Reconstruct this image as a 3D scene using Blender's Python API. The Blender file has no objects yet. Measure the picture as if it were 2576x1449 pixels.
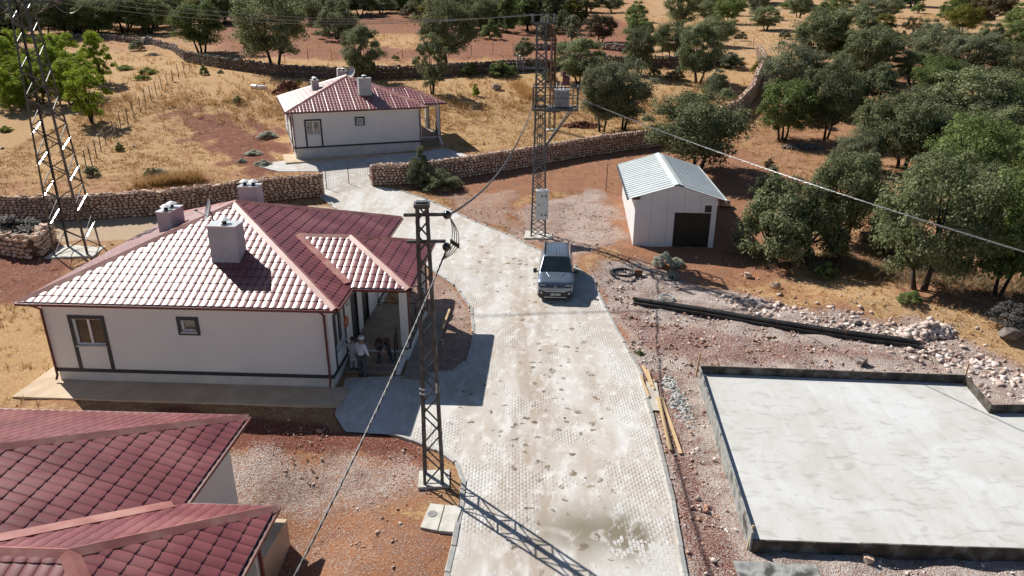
import bpy, bmesh, math, random
import numpy as np
from mathutils import Vector, Matrix, Euler, noise as mnoise
random.seed(7); np.random.seed(7)
S = bpy.context.scene
C = S.collection
R = math.radians
# ------------------------------------------------------------------ camera, sky, sun
PF, PITCH, ROLL, CAMH = 1799.3, R(21.40), R(0.18), 13.68
cam = bpy.data.cameras.new('camera'); camo = bpy.data.objects.new('camera', cam); C.objects.link(camo)
cam.sensor_width = 36; cam.lens = PF/2576*36; cam.clip_end = 3000; cam.clip_start = .1
camo.matrix_world = Matrix.Translation((0, 0, CAMH)) @ Matrix.Rotation(R(90)-PITCH, 4, 'X') @ Matrix.Rotation(ROLL, 4, 'Z')
S.camera = camo
SUN_AZ, SUN_EL = R(46), R(42)          # shadows fall towards (+x, -y)
W = bpy.data.worlds.new('World'); S.world = W; W.use_nodes = True
nt = W.node_tree
sky = nt.nodes.new('ShaderNodeTexSky'); sky.sky_type = 'NISHITA'; sky.sun_disc = False
sky.sun_elevation = SUN_EL; sky.sun_rotation = -SUN_AZ; sky.air_density = 1.0; sky.dust_density = .6; sky.ozone_density = 3
bg = nt.nodes['Background']; bg.inputs[1].default_value = 0.052
nt.links.new(sky.outputs[0], bg.inputs[0])
sl = bpy.data.lights.new('sun', 'SUN'); sl.energy = 4.9; sl.angle = R(.5); sl.color = (1, .955, .88)
so = bpy.data.objects.new('sun', sl); C.objects.link(so)
ldir = Vector((math.sin(SUN_AZ)*math.cos(SUN_EL), -math.cos(SUN_AZ)*math.cos(SUN_EL), -math.sin(SUN_EL)))
so.rotation_euler = ldir.to_track_quat('-Z', 'Y').to_euler(); so.location = (-30, 30, 40)
S.view_settings.view_transform = 'Standard'; S.view_settings.look = 'None'
S.view_settings.exposure = 0.34; S.view_settings.gamma = 1; S.view_settings.use_curve_mapping = False
S.render.engine = 'CYCLES'

# ------------------------------------------------------------------ terrain height and picking points on it
PX = [-300, 34, 42, 50, 57, 64, 72, 85, 100, 120, 160, 200, 260, 350, 600, 1200]
PZ = [0, 0, .4, 1.0, 1.5, 1.75, 2.6, 4.4, 6.0, 7.2, 9.5, 12.5, 17.5, 26, 50, 110]
def sst(a, b, x):
    t = np.clip((x-a)/(b-a), 0, 1); return t*t*(3-2*t)
def hgt(x, y):
    x = np.asarray(x, float); y = np.asarray(y, float)
    z = np.interp(y, PX, PZ)*.5 + np.interp(y-2.5, PX, PZ)*.25 + np.interp(y+2.5, PX, PZ)*.25
    z = z - 1.25*sst(-3.2, -6.5, x)*sst(21.0, 15.5, y)                # ground drops beside the near house
    g = lambda cx, cy, sx, sy, a, r=0: a*np.exp(-(((x-cx)*math.cos(r)+(y-cy)*math.sin(r))/sx)**2-((-(x-cx)*math.sin(r)+(y-cy)*math.cos(r))/sy)**2)
    z = z + g(22.5, 29.0, 6.5, 1.3, .75, R(-30)) + g(17.5, 32.2, 3, 1.0, .4, R(-20))     # rubble bank
    z = z + g(4.9, 38.5, 2.2, 2.6, .35) + g(-20.5, 84, 5, 3, 1.0)
    z = z + .5*np.sin(x*.045+1.3)*np.cos(y*.06)*sst(70, 120, y)
    return z
def ray(px, py):
    dx, dy = px-1288, py-724.5
    c, s = math.cos(ROLL), math.sin(ROLL)
    X = c*dx+s*dy; Y = -s*dx+c*dy
    return np.array([X, PF*math.cos(PITCH)-Y*math.sin(PITCH), -PF*math.sin(PITCH)-Y*math.cos(PITCH)])/PF
TT = np.exp(np.linspace(math.log(6), math.log(900), 5000))
def at(px, py, dz=0):
    """point where the line of sight through a photo pixel (2576 wide) meets the ground (raised dz)"""
    d = ray(px, py); X = d[0]*TT; Y = d[1]*TT; Z = CAMH+d[2]*TT
    b = Z < hgt(X, Y)+dz
    i = int(np.argmax(b)) if b.any() else len(TT)-1
    if i > 0:
        f0 = Z[i-1]-hgt(X[i-1], Y[i-1])-dz; f1 = Z[i]-hgt(X[i], Y[i])-dz
        k = f0/(f0-f1) if f0 != f1 else 0
        t = TT[i-1]+(TT[i]-TT[i-1])*k
    else: t = TT[0]
    return Vector((d[0]*t, d[1]*t, CAMH+d[2]*t))
def atz(px, py, z):
    d = ray(px, py); t = (z-CAMH)/d[2]; return Vector((d[0]*t, d[1]*t, z))
def atd(px, py, depth):
    d = ray(px, py); f = np.array([0, math.cos(PITCH), -math.sin(PITCH)]); t = depth/float(d@f)
    return Vector((d[0]*t, d[1]*t, CAMH+d[2]*t))
def hz(x, y): return float(hgt(x, y))
def depth_of(p): return p[1]*math.cos(PITCH)+(CAMH-p[2])*math.sin(PITCH)

# ------------------------------------------------------------------ object helpers
def tag(o, label=None, cat=None, group=None, kind=None):
    if label: o['label'] = label
    if cat: o['category'] = cat
    if group: o['group'] = group
    if kind: o['kind'] = kind
    return o
def thing(name, label, cat, loc=(0, 0, 0), rz=0, group=None, kind=None):
    o = bpy.data.objects.new(name, None); C.objects.link(o)
    o.location = loc; o.rotation_euler = (0, 0, rz); o.empty_display_size = .3
    return tag(o, label, cat, group, kind)
def link(name, me, parent=None, loc=None, rot=None, scale=None):
    o = bpy.data.objects.new(name, me); C.objects.link(o)
    if parent: o.parent = parent
    if loc is not None: o.location = loc
    if rot is not None: o.rotation_euler = rot
    if scale is not None: o.scale = scale
    return o
def np_mesh(name, V, F, m=None, smooth=False):
    """V (n,3), F (k,3|4) numpy -> mesh"""
    me = bpy.data.meshes.new(name)
    V = np.ascontiguousarray(V, dtype=np.float32); F = np.ascontiguousarray(F, dtype=np.int32)
    me.vertices.add(len(V)); me.vertices.foreach_set('co', V.ravel())
    k = F.shape[1]
    me.loops.add(F.size); me.loops.foreach_set('vertex_index', F.ravel())
    me.polygons.add(len(F)); me.polygons.foreach_set('loop_start', np.arange(0, F.size, k, dtype=np.int32))
    me.polygons.foreach_set('loop_total', np.full(len(F), k, dtype=np.int32))
    if smooth: me.polygons.foreach_set('use_smooth', np.ones(len(F), dtype=bool))
    me.update(calc_edges=True); me.validate()
    if m: me.materials.append(m)
    return me
class MB:
    def __init__(s, org=(0, 0, 0)):
        s.v = []; s.f = []; s.org = Vector(org); s.sm = []
    def add(s, vs, fs, smooth=False):
        n = len(s.v); s.v += [tuple(Vector(v)-s.org) for v in vs]
        s.f += [tuple(i+n for i in f) for f in fs]; s.sm += [smooth]*len(fs); return s
    def box(s, c, d, rz=0, rx=0, ry=0):
        m = Euler((rx, ry, rz)).to_matrix(); x, y, z = d[0]/2, d[1]/2, d[2]/2
        vs = [m @ Vector((a*x, b*y, e*z))+Vector(c) for a in (-1, 1) for b in (-1, 1) for e in (-1, 1)]
        return s.add(vs, [(0, 1, 3, 2), (4, 6, 7, 5), (0, 4, 5, 1), (2, 3, 7, 6), (0, 2, 6, 4), (1, 5, 7, 3)])
    def bb(s, a, b): return s.box([(a[i]+b[i])/2 for i in range(3)], [abs(b[i]-a[i]) for i in range(3)])
    def bar(s, p, q, w, h=None, up=(0, 0, 1), off=(0, 0)):
        p, q = Vector(p), Vector(q); h = w if h is None else h
        d = (q-p).normalized(); u = Vector(up)
        if abs(d.dot(u)) > .98: u = Vector((0, 1, 0))
        a = d.cross(u).normalized(); b = a.cross(d)
        o = a*off[0]+b*off[1]; vs = []
        for e in (p, q): vs += [e+o+a*w/2*i+b*h/2*j for i, j in ((-1, -1), (1, -1), (1, 1), (-1, 1))]
        return s.add(vs, [(3, 2, 1, 0), (4, 5, 6, 7), (0, 1, 5, 4), (1, 2, 6, 5), (2, 3, 7, 6), (3, 0, 4, 7)])
    def tube(s, pts, r, n=8, cap=True):
        pts = [Vector(p) for p in pts]; rs = r if isinstance(r, (list, tuple)) else [r]*len(pts)
        vs, fs = [], []; a = None
        for i, p in enumerate(pts):
            d = (pts[min(i+1, len(pts)-1)]-pts[max(i-1, 0)]).normalized()
            if a is None: a = d.orthogonal().normalized()
            else: a = (a-d*a.dot(d)).normalized()
            b = d.cross(a)
            for k in range(n):
                t = 2*math.pi*k/n; vs.append(p+(a*math.cos(t)+b*math.sin(t))*rs[i])
        for i in range(len(pts)-1):
            for k in range(n):
                k2 = (k+1) % n; fs.append((i*n+k, i*n+k2, (i+1)*n+k2, (i+1)*n+k))
        if cap: fs.append(tuple(range(n-1, -1, -1))); fs.append(tuple(range((len(pts)-1)*n, len(pts)*n)))
        return s.add(vs, fs, True)
    def lathe(s, c, prof, n=16, rz=None):
        vs, fs = [], []; c = Vector(c); m = rz.to_matrix() if rz else Matrix.Identity(3)
        for r, z in prof:
            for k in range(n):
                t = 2*math.pi*k/n; vs.append(c+m @ Vector((r*math.cos(t), r*math.sin(t), z)))
        for i in range(len(prof)-1):
            for k in range(n):
                k2 = (k+1) % n; fs.append((i*n+k, i*n+k2, (i+1)*n+k2, (i+1)*n+k))
        fs.append(tuple(range(n-1, -1, -1))); fs.append(tuple(range((len(prof)-1)*n, len(prof)*n)))
        return s.add(vs, fs, True)
    def prism(s, poly, z0, z1):
        n = len(poly); vs = [(p[0], p[1], z0) for p in poly]+[(p[0], p[1], z1) for p in poly]
        fs = [tuple(range(n-1, -1, -1)), tuple(range(n, 2*n))]+[(i, (i+1) % n, n+(i+1) % n, n+i) for i in range(n)]
        return s.add(vs, fs)
    def mesh(s, name, m=None):
        me = bpy.data.meshes.new(name); me.from_pydata(s.v, [], s.f)
        me.polygons.foreach_set('use_smooth', s.sm)
        if m: me.materials.append(m)
        me.update(); return me
    def build(s, name, m, parent=None, sharp=True):
        me = s.mesh(name, m)
        if any(s.sm):
            try: me.set_sharp_from_angle(angle=R(50))
            except Exception: pass
        return link(name, me, parent)
def fixn(me):
    bm = bmesh.new(); bm.from_mesh(me); bmesh.ops.recalc_face_normals(bm, faces=bm.faces); bm.to_mesh(me); bm.free()
def copy_tree(o, parent=None):
    c = o.copy(); C.objects.link(c)
    if parent: c.parent = parent
    for ch in list(o.children): copy_tree(ch, c)
    return c

# ------------------------------------------------------------------ materials
MC = {}
def nn(t, k, **kw):
    n = t.nodes.new(k)
    for a, b in kw.items(): setattr(n, a, b)
    return n
def mat(name, cols, rough=.7, scale=3, metal=0, bump=0, bscale=None, spec=.5, coord='Object', detail=6, dist=.3, stretch=None, coat=0, transl=0, rnd=0, contrast=(.35, .65)):
    """procedural material: noise blends the given colours; optional bump"""
    if name in MC: return MC[name]
    m = bpy.data.materials.new(name); m.use_nodes = True; t = m.node_tree; P = t.nodes['Principled BSDF']
    if not isinstance(cols[0], (tuple, list)): cols = [cols]
    tc = nn(t, 'ShaderNodeTexCoord'); src = tc.outputs[coord]
    if coord == 'World': pass
    if stretch:
        mp = nn(t, 'ShaderNodeMapping'); mp.inputs['Scale'].default_value = stretch; t.links.new(src, mp.inputs[0]); src = mp.outputs[0]
    n1 = nn(t, 'ShaderNodeTexNoise'); n1.inputs['Scale'].default_value = scale; n1.inputs['Detail'].default_value = detail; n1.inputs['Distortion'].default_value = dist
    t.links.new(src, n1.inputs['Vector'])
    cr = nn(t, 'ShaderNodeValToRGB'); e = cr.color_ramp.elements
    k = len(cols)
    if k == 1:
        c = cols[0]; cols = [tuple(x*.88 for x in c), tuple(min(1, x*1.08) for x in c)]; k = 2
    while len(e) < k: e.new(.5)
    for i, c in enumerate(cols):
        e[i].position = contrast[0]+(contrast[1]-contrast[0])*i/(k-1); e[i].color = (*c, 1)
    t.links.new(n1.outputs['Fac'], cr.inputs[0]); col = cr.outputs[0]
    if rnd:
        oi = nn(t, 'ShaderNodeObjectInfo'); mr = nn(t, 'ShaderNodeMapRange'); mr.inputs[3].default_value = 1-rnd; mr.inputs[4].default_value = 1+rnd
        t.links.new(oi.outputs['Random'], mr.inputs[0])
        mx = nn(t, 'ShaderNodeVectorMath', operation='SCALE'); t.links.new(col, mx.inputs[0]); t.links.new(mr.outputs[0], mx.inputs['Scale']); col = mx.outputs[0]
    t.links.new(col, P.inputs['Base Color'])
    P.inputs['Roughness'].default_value = rough; P.inputs['Metallic'].default_value = metal
    P.inputs['Specular IOR Level'].default_value = spec; P.inputs['Coat Weight'].default_value = coat
    if bump:
        n2 = nn(t, 'ShaderNodeTexNoise'); n2.inputs['Scale'].default_value = bscale or scale*6; n2.inputs['Detail'].default_value = 5
        t.links.new(src, n2.inputs['Vector'])
        b = nn(t, 'ShaderNodeBump'); b.inputs['Strength'].default_value = bump; b.inputs['Distance'].default_value = .02
        t.links.new(n2.outputs['Fac'], b.inputs['Height']); t.links.new(b.outputs[0], P.inputs['Normal'])
    if transl:
        tr = nn(t, 'ShaderNodeBsdfTranslucent'); t.links.new(col, tr.inputs[0])
        ms = nn(t, 'ShaderNodeMixShader'); ms.inputs[0].default_value = transl
        t.links.new(P.outputs[0], ms.inputs[1]); t.links.new(tr.outputs[0], ms.inputs[2])
        t.links.new(ms.outputs[0], t.nodes['Material Output'].inputs['Surface'])
    MC[name] = m; return m
M_wall = mat('wall_render', [(.72, .72, .72), (.78, .77, .75)], .85, .5, bump=.15, bscale=60, detail=10)
M_plinth = mat('plinth_render', [(.58, .58, .56), (.68, .66, .63)], .9, 1.4, bump=.3, bscale=40)
M_navy = mat('navy_trim', [(.022, .028, .04), (.035, .042, .055)], .55, 5)
M_roof = mat('roof_paint', [(.18, .038, .04), (.235, .055, .055), (.29, .09, .085)], .38, .8, spec=.9, detail=8, coat=.25, bump=.04, bscale=4)
M_cap = mat('ridge_flashing', [(.34, .12, .10), (.42, .17, .14), (.5, .25, .2)], .42, 1.6, spec=.7, detail=8)  # lighter salmon than the roof paint: dust, plus sheen put into the colour
M_gutter = mat('gutter_brown_red', [(.10, .02, .018), (.15, .03, .026)], .4, 4)
M_white = mat('white_plastic', [(.7, .7, .7), (.8, .8, .8)], .45, 3)
M_glass = mat('window_glass', [(.012, .014, .016), (.035, .035, .035)], .06, 1.2, spec=1)
M_sill = mat('marble_sill', [(.42, .43, .45), (.6, .6, .6)], .4, 9)
M_conc = mat('concrete', [(.42, .38, .32), (.58, .54, .47)], .9, 2.2, bump=.3, bscale=30, detail=10)
M_apron = mat('apron_concrete', [(.5, .37, .25), (.64, .5, .36)], .9, 1.2, bump=.2, bscale=25, detail=9)
M_floor = mat('porch_floor', [(.24, .20, .16), (.33, .28, .22)], .8, 1.5, bump=.1, detail=9)
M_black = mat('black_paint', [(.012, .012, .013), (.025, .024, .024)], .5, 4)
M_steel = mat('galvanised_steel', [(.075, .08, .088), (.15, .16, .17)], .5, 5, metal=.4)
M_pole = mat('weathered_pole_steel', [(.06, .064, .07), (.13, .137, .147)], .55, 4, metal=.4)
M_chim = mat('chimney_render', [(.50, .51, .52), (.6, .6, .6)], .85, 2, bump=.12, bscale=50)
M_cowl = mat('cowl_metal', [(.55, .58, .58), (.72, .74, .74)], .35, 6, metal=.5)
M_wood = mat('raw_timber', [(.5, .34, .17), (.68, .5, .29)], .8, 3, stretch=(2, 14, 14))
M_formw = mat('shaded_stained_formwork', [(.03, .027, .024), (.07, .055, .042), (.16, .15, .14)], .8, 2.2, detail=10, bump=.3)  # stains, with the shade on the slab edging put into the dark tones
M_cable = mat('cable_sheath', [(.03, .03, .032), (.06, .06, .065)], .5, 8)
M_alcable = mat('twisted_aluminium_cable', [(.12, .12, .12), (.34, .34, .34)], .45, 25, metal=.5)
# ------------------------------------------------------------------ ground zones (world polygons found by picking photo points on the ground)
def W2(pts): return np.array([tuple(at(*p))[:2] for p in pts])
def sdist(P, X, Y):
    """signed distance (negative inside) to polygon, vectorised"""
    d = np.full(X.shape, 1e9); ins = np.zeros(X.shape, bool); n = len(P)
    for i in range(n):
        x1, y1 = P[i]; x2, y2 = P[(i+1) % n]
        ex, ey = x2-x1, y2-y1; L = ex*ex+ey*ey+1e-12
        t = np.clip(((X-x1)*ex+(Y-y1)*ey)/L, 0, 1)
        d = np.minimum(d, np.hypot(X-x1-t*ex, Y-y1-t*ey))
        c = ((y1 > Y) != (y2 > Y)) & (X < (x2-x1)*(Y-y1)/((y2-y1) if y2 != y1 else 1e-9)+x1)
        ins ^= c
    return np.where(ins, -d, d)
# channels: straw, pale gravel, sandy track, dark red soil, greenish-grey dry weeds
ZN = [
 ('g', [(-600, 455), (0, 450), (700, 425), (1000, 395), (1640, 325), (1900, 200), (1915, 130), (1000, 165), (450, 130), (-600, 120)], (1., .0, 0, .0), 1.2),
 ('g', [(430, 265), (620, 290), (715, 330), (740, 430), (600, 440), (520, 400), (400, 300)], (.30, .0, 0, .72), 3.5),
 ('g', [(600, 330), (715, 360), (700, 430), (640, 435)], (.25, .0, 0, .8), 2.0),
 ('g', [(480, 40), (1070, 30), (1640, 55), (1640, 150), (1340, 152), (560, 150)], (.30, .0, 0, .55), 3.0),
 ('g', [(870, 85), (1060, 92), (1060, 125), (900, 112)], (.85, .1, 0, 0), 2.0),
 ('g', [(1640, 0), (2700, -40), (2700, 160), (2350, 120), (1900, 150), (1640, 140)], (.9, .2, 0, 0), 4.0),
 ('g', [(1880, 330), (1900, 200), (2300, 120), (2700, 160), (2700, 820), (2300, 790), (2050, 660), (1900, 520)], (.45, .1, 0, .1), 2.5),
 ('g', [(2040, 620), (2576, 850), (2700, 980), (2600, 940), (2150, 760), (1960, 660)], (.9, .15, 0, 0), .8),
 ('g', [(1000, 455), (1640, 372), (1880, 380), (2020, 520), (2060, 650), (1900, 720), (1560, 650), (1490, 480), (1150, 500)], (.0, .05, 0, .0), .8),
 ('g', [(1290, 520), (1500, 478), (1555, 520), (1570, 600), (1450, 655), (1300, 585)], (0, .58, 0, .4), 1.1),
 ('g', [(1100, 490), (1290, 480), (1300, 570), (1200, 560)], (0, .35, .3, .2), .8),
 ('g', [(1490, 650), (1600, 660), (1760, 720), (2100, 790), (2300, 800), (2576, 930), (2700, 1000), (2800, 1700), (1650, 1700), (1600, 950)], (0, .74, 0, .35), .7),
 ('g', [(1560, 780), (1700, 820), (2000, 860), (2250, 900), (1750, 915), (1600, 880)], (0, .4, 0, .75), .5),
 ('g', [(1600, 930), (1700, 960), (1760, 1200), (1860, 1449), (1750, 1449), (1660, 1120)], (0, .35, 0, .85), .5),
 ('g', [(380, 1020), (1040, 1100), (1060, 1165), (900, 1150), (560, 1130)], (0, .05, 0, .8), .4),
 ('g', [(560, 1150), (900, 1130), (1040, 1195), (1060, 1290), (700, 1300), (500, 1290)], (0, .58, 0, .42), .9),
 ('g', [(660, 1310), (1040, 1290), (1150, 1345), (1120, 1500), (660, 1500)], (.05, .22, 0, .1), .6),
 ('g', [(1080, 680), (1150, 725), (1190, 790), (1190, 900), (1140, 935), (1030, 945), (1030, 700)], (0, .5, 0, .2), .3),
 ('g', [(-300, 780), (80, 760), (150, 920), (50, 1000), (-300, 1050)], (.85, 0, 0, .2), .6),
 ('g', [(-100, 620), (200, 630), (100, 760), (-100, 780)], (.2, .1, 0, .6), .6),
 ('g', [(-300, 540), (590, 540), (900, 510), (1000, 480), (1000, 700), (560, 585), (250, 608), (-300, 608)], (0, .05, .95, 0), .5),
]
ZW = [(t, W2(p), c, s) for t, p, c, s in ZN]
def masks(X, Y):
    out = np.zeros(X.shape+(4,)); out[..., 0] = .55; out[..., 3] = .1
    nx = .8*np.sin(X*1.1+np.sin(Y*.7)*2)+.5*np.sin(X*2.9+Y*1.7)
    for t, P, c, s in ZW:
        lo = P.min(0)-s*3; hi = P.max(0)+s*3
        k = (X > lo[0]) & (X < hi[0]) & (Y > lo[1]) & (Y < hi[1])
        if not k.any(): continue
        d = sdist(P, X[k], Y[k])+nx[k]*s*.45
        a = (1-sst(-s*.7, s*.7, d))[:, None]
        out[k] = out[k]*(1-a)+np.array(c)*a
    return out
# road outline
ROAD_L = [(1090, 1600), (1125, 1449), (1160, 1280), (1166, 1215), (1150, 1170), (1110, 1140), (1045, 1112), (1000, 1097), (868, 1088), (842, 1045), (858, 990), (870, 952), (1006, 948), (1075, 944), (1140, 937), (1180, 905), (1192, 850), (1187, 780), (1150, 724), (1075, 672), (1010, 625), (930, 575), (853, 533), (800, 490)]
ROAD_R = [(880, 462), (935, 468), (1000, 478), (1059, 497), (1119, 522), (1189, 556), (1285, 594), (1355, 630), (1452, 673), (1492, 700), (1502, 730), (1522, 773), (1552, 833), (1609, 935), (1650, 1090), (1690, 1250), (1722, 1449), (1740, 1600)]
ROAD = W2(ROAD_L+ROAD_R)
YARD = W2([(800, 492), (940, 470), (925, 440), (1180, 392), (1120, 372), (1040, 385), (745, 402), (690, 408), (650, 420), (700, 432), (812, 432)])

def grid_axis(a, b, c, d, fine, grow=1.12):
    v = list(np.arange(b, c+1e-6, fine)); s = fine
    while v[-1] < d: s = min(s*grow, 9); v.append(v[-1]+s)
    s = fine; w = [b]
    while w[-1] > a: s = min(s*grow, 9); w.append(w[-1]-s)
    return np.array(w[::-1][:-1]+v)
xs = grid_axis(-420, -32, 34, 480, .26); ys = grid_axis(-60, 12, 70, 900, .26, 1.06)
GX, GY = np.meshgrid(xs, ys)
def fbm(X, Y, s, oct=3, seed=0):
    o = np.zeros(X.shape); a = 1
    f = 1/s
    sh = X.ravel(); sv = Y.ravel(); r = np.empty(sh.size)
    for i in range(sh.size): r[i] = mnoise.fractal(Vector((sh[i]*f+seed, sv[i]*f, seed*1.7)), .9, 2.1, oct)
    return r.reshape(X.shape)
GM = masks(GX, GY)
GZ = hgt(GX, GY)
near = (GX > -40) & (GX < 45) & (GY > 10) & (GY < 110)
nz = np.zeros(GX.shape); nz[near] = fbm(GX[near], GY[near], 1.4, 4, 3.1)
nf = fbm(GX[::1, ::1], GY, 14, 2, 9.)*.5
inroad = np.minimum(sdist(ROAD, GX, GY), sdist(YARD, GX, GY))
GZ = GZ + nz*(.04+.09*GM[..., 1]+.07*GM[..., 3])*sst(0, 1.0, inroad) + nf*sst(75, 140, GY)
GZ = GZ - .12*(1-sst(-.35, .05, inroad)) + 0
GZ = GZ - .0*inroad
# flatten under the buildings
ny, nx_ = GX.shape
idx = np.arange(ny*nx_).reshape(ny, nx_)
F = np.stack([idx[:-1, :-1], idx[:-1, 1:], idx[1:, 1:], idx[1:, :-1]], -1).reshape(-1, 4)
gme = np_mesh('ground', np.stack([GX, GY, GZ], -1).reshape(-1, 3), F, None, True)
ca = gme.color_attributes.new('mask', 'FLOAT_COLOR', 'POINT'); ca.data.foreach_set('color', GM.reshape(-1, 4).astype(np.float32).ravel())

def ground_material():
    m = bpy.data.materials.new('soil_straw_gravel'); m.use_nodes = True; t = m.node_tree; P = t.nodes['Principled BSDF']; L = t.links.new
    geo = nn(t, 'ShaderNodeNewGeometry'); pos = geo.outputs['Position']
    at_ = nn(t, 'ShaderNodeAttribute'); at_.attribute_name = 'mask'
    sep = nn(t, 'ShaderNodeSeparateColor'); L(at_.outputs['Color'], sep.inputs[0])
    def noi(sc, det=6, dis=0, rough=.6):
        n = nn(t, 'ShaderNodeTexNoise'); n.inputs['Scale'].default_value = sc; n.inputs['Detail'].default_value = det
        n.inputs['Distortion'].default_value = dis; n.inputs['Roughness'].default_value = rough; L(pos, n.inputs['Vector']); return n.outputs['Fac']
    def mth(op, a, b=None, c=None):
        n = nn(t, 'ShaderNodeMath', operation=op)
        for i, v in enumerate((a, b, c)):
            if v is None: continue
            if isinstance(v, (int, float)): n.inputs[i].default_value = v
            else: L(v, n.inputs[i])
        return n.outputs[0]
    def mix(f, a, b):
        n = nn(t, 'ShaderNodeMix', data_type='RGBA')
        L(f, n.inputs[0]) if not isinstance(f, float) else setattr(n.inputs[0], 'default_value', f)
        for i, v in ((6, a), (7, b)):
            if isinstance(v, tuple): n.inputs[i].default_value = (*v, 1)
            else: L(v, n.inputs[i])
        return n.outputs[2]
    def thr(mask, noise, k=1.6, w=.3):   # crisp patches whose cover follows the mask
        s = mth('ADD', mask, mth('MULTIPLY', mth('SUBTRACT', noise, .5), k))
        n = nn(t, 'ShaderNodeMapRange', interpolation_type='SMOOTHSTEP'); L(s, n.inputs[0]); n.inputs[1].default_value = .5-w; n.inputs[2].default_value = .5+w
        return n.outputs[0]
    nA, nB, nC, nD = noi(.35, 7, .5), noi(1.7, 8, .4, .7), noi(9, 7, 0, .7), noi(34, 4, 0, .7)
    soil = mix(nA, (.29, .11, .052), (.47, .235, .125))
    soil = mix(thr(nB, nC, .8, .2), soil, mix(nC, (.15, .06, .038), (.36, .19, .115)))
    c = mix(thr(sep.outputs[2], nB, 1.2), soil, mix(nC, (.46, .33, .22), (.6, .46, .32)))
    c = mix(thr(at_.outputs['Alpha'], mth('ADD', mth('MULTIPLY', nB, .45), mth('MULTIPLY', nC, .55)), 2.2, .12), c, mix(nC, (.12, .038, .026), (.27, .095, .06)))
    straw = mix(thr(nC, nD, 1.0, .25), (.24, .12, .05), (.72, .48, .23)); straw = mix(thr(mth('MULTIPLY', nB, 1.0), nC, 1.0, .3), mix(nC, (.30, .16, .075), (.56, .34, .16)), straw); straw = mix(mth('MULTIPLY', nA, .35), straw, (.66, .45, .22))
    c = mix(thr(mth('MULTIPLY', sep.outputs[0], .92), mth('ADD', mth('MULTIPLY', nB, .55), mth('MULTIPLY', nC, .45)), 2.4, .22), c, straw)
    # gravel: pale chips of many tones
    v = nn(t, 'ShaderNodeTexVoronoi'); v.inputs['Scale'].default_value = 21; L(pos, v.inputs['Vector'])
    v2 = nn(t, 'ShaderNodeTexVoronoi'); v2.inputs['Scale'].default_value = 42; L(pos, v2.inputs['Vector'])
    sc1 = nn(t, 'ShaderNodeSeparateColor'); L(v.outputs['Color'], sc1.inputs[0]); sc2 = nn(t, 'ShaderNodeSeparateColor'); L(v2.outputs['Color'], sc2.inputs[0])
    gr = mix(sc1.outputs[0], (.36, .235, .19), (.76, .68, .62)); gr = mix(.5, gr, mix(sc2.outputs[1], (.22, .14, .115), (.88, .82, .77))); gr = mix(mth('MULTIPLY', thr(nB, nC, .4, .07), .8), gr, mix(nC, (.16, .08, .06), (.36, .2, .15))); gr = mix(mth('MULTIPLY', thr(mth('SUBTRACT', 1.05, nB), nD, .8, .1), .5), gr, (.42, .41, .39)); gr = mix(mth('MULTIPLY', thr(mth('SUBTRACT', .98, nA), nC, .5, .06), .6), gr, mix(nD, (.58, .5, .45), (.78, .73, .68)))
    c = mix(thr(sep.outputs[1], mth('ADD', mth('MULTIPLY', nB, .5), mth('MULTIPLY', sc2.outputs[0], .5)), 1.5, .12), c, gr)
    # scattered stones chips everywhere
    chip = mth('GREATER_THAN', sc2.outputs[2], .93); chip = mth('MULTIPLY', chip, .6)
    c = mix(chip, c, (.62, .5, .42))
    L(c, P.inputs['Base Color']); P.inputs['Roughness'].default_value = .95; P.inputs['Specular IOR Level'].default_value = .15
    h = mth('ADD', mth('MULTIPLY', nC, .5), mth('MULTIPLY', mth('SUBTRACT', 1.0, v.outputs['Distance']), mth('MULTIPLY', sep.outputs[1], .35)))
    h = mth('ADD', h, mth('MULTIPLY', nD, .25))
    b = nn(t, 'ShaderNodeBump'); b.inputs['Strength'].default_value = 1.0; b.inputs['Distance'].default_value = .13; L(h, b.inputs['Height']); L(b.outputs[0], P.inputs['Normal'])
    return m
gme.materials.append(ground_material())
ground = link('ground', gme); tag(ground, kind='structure')

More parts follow.
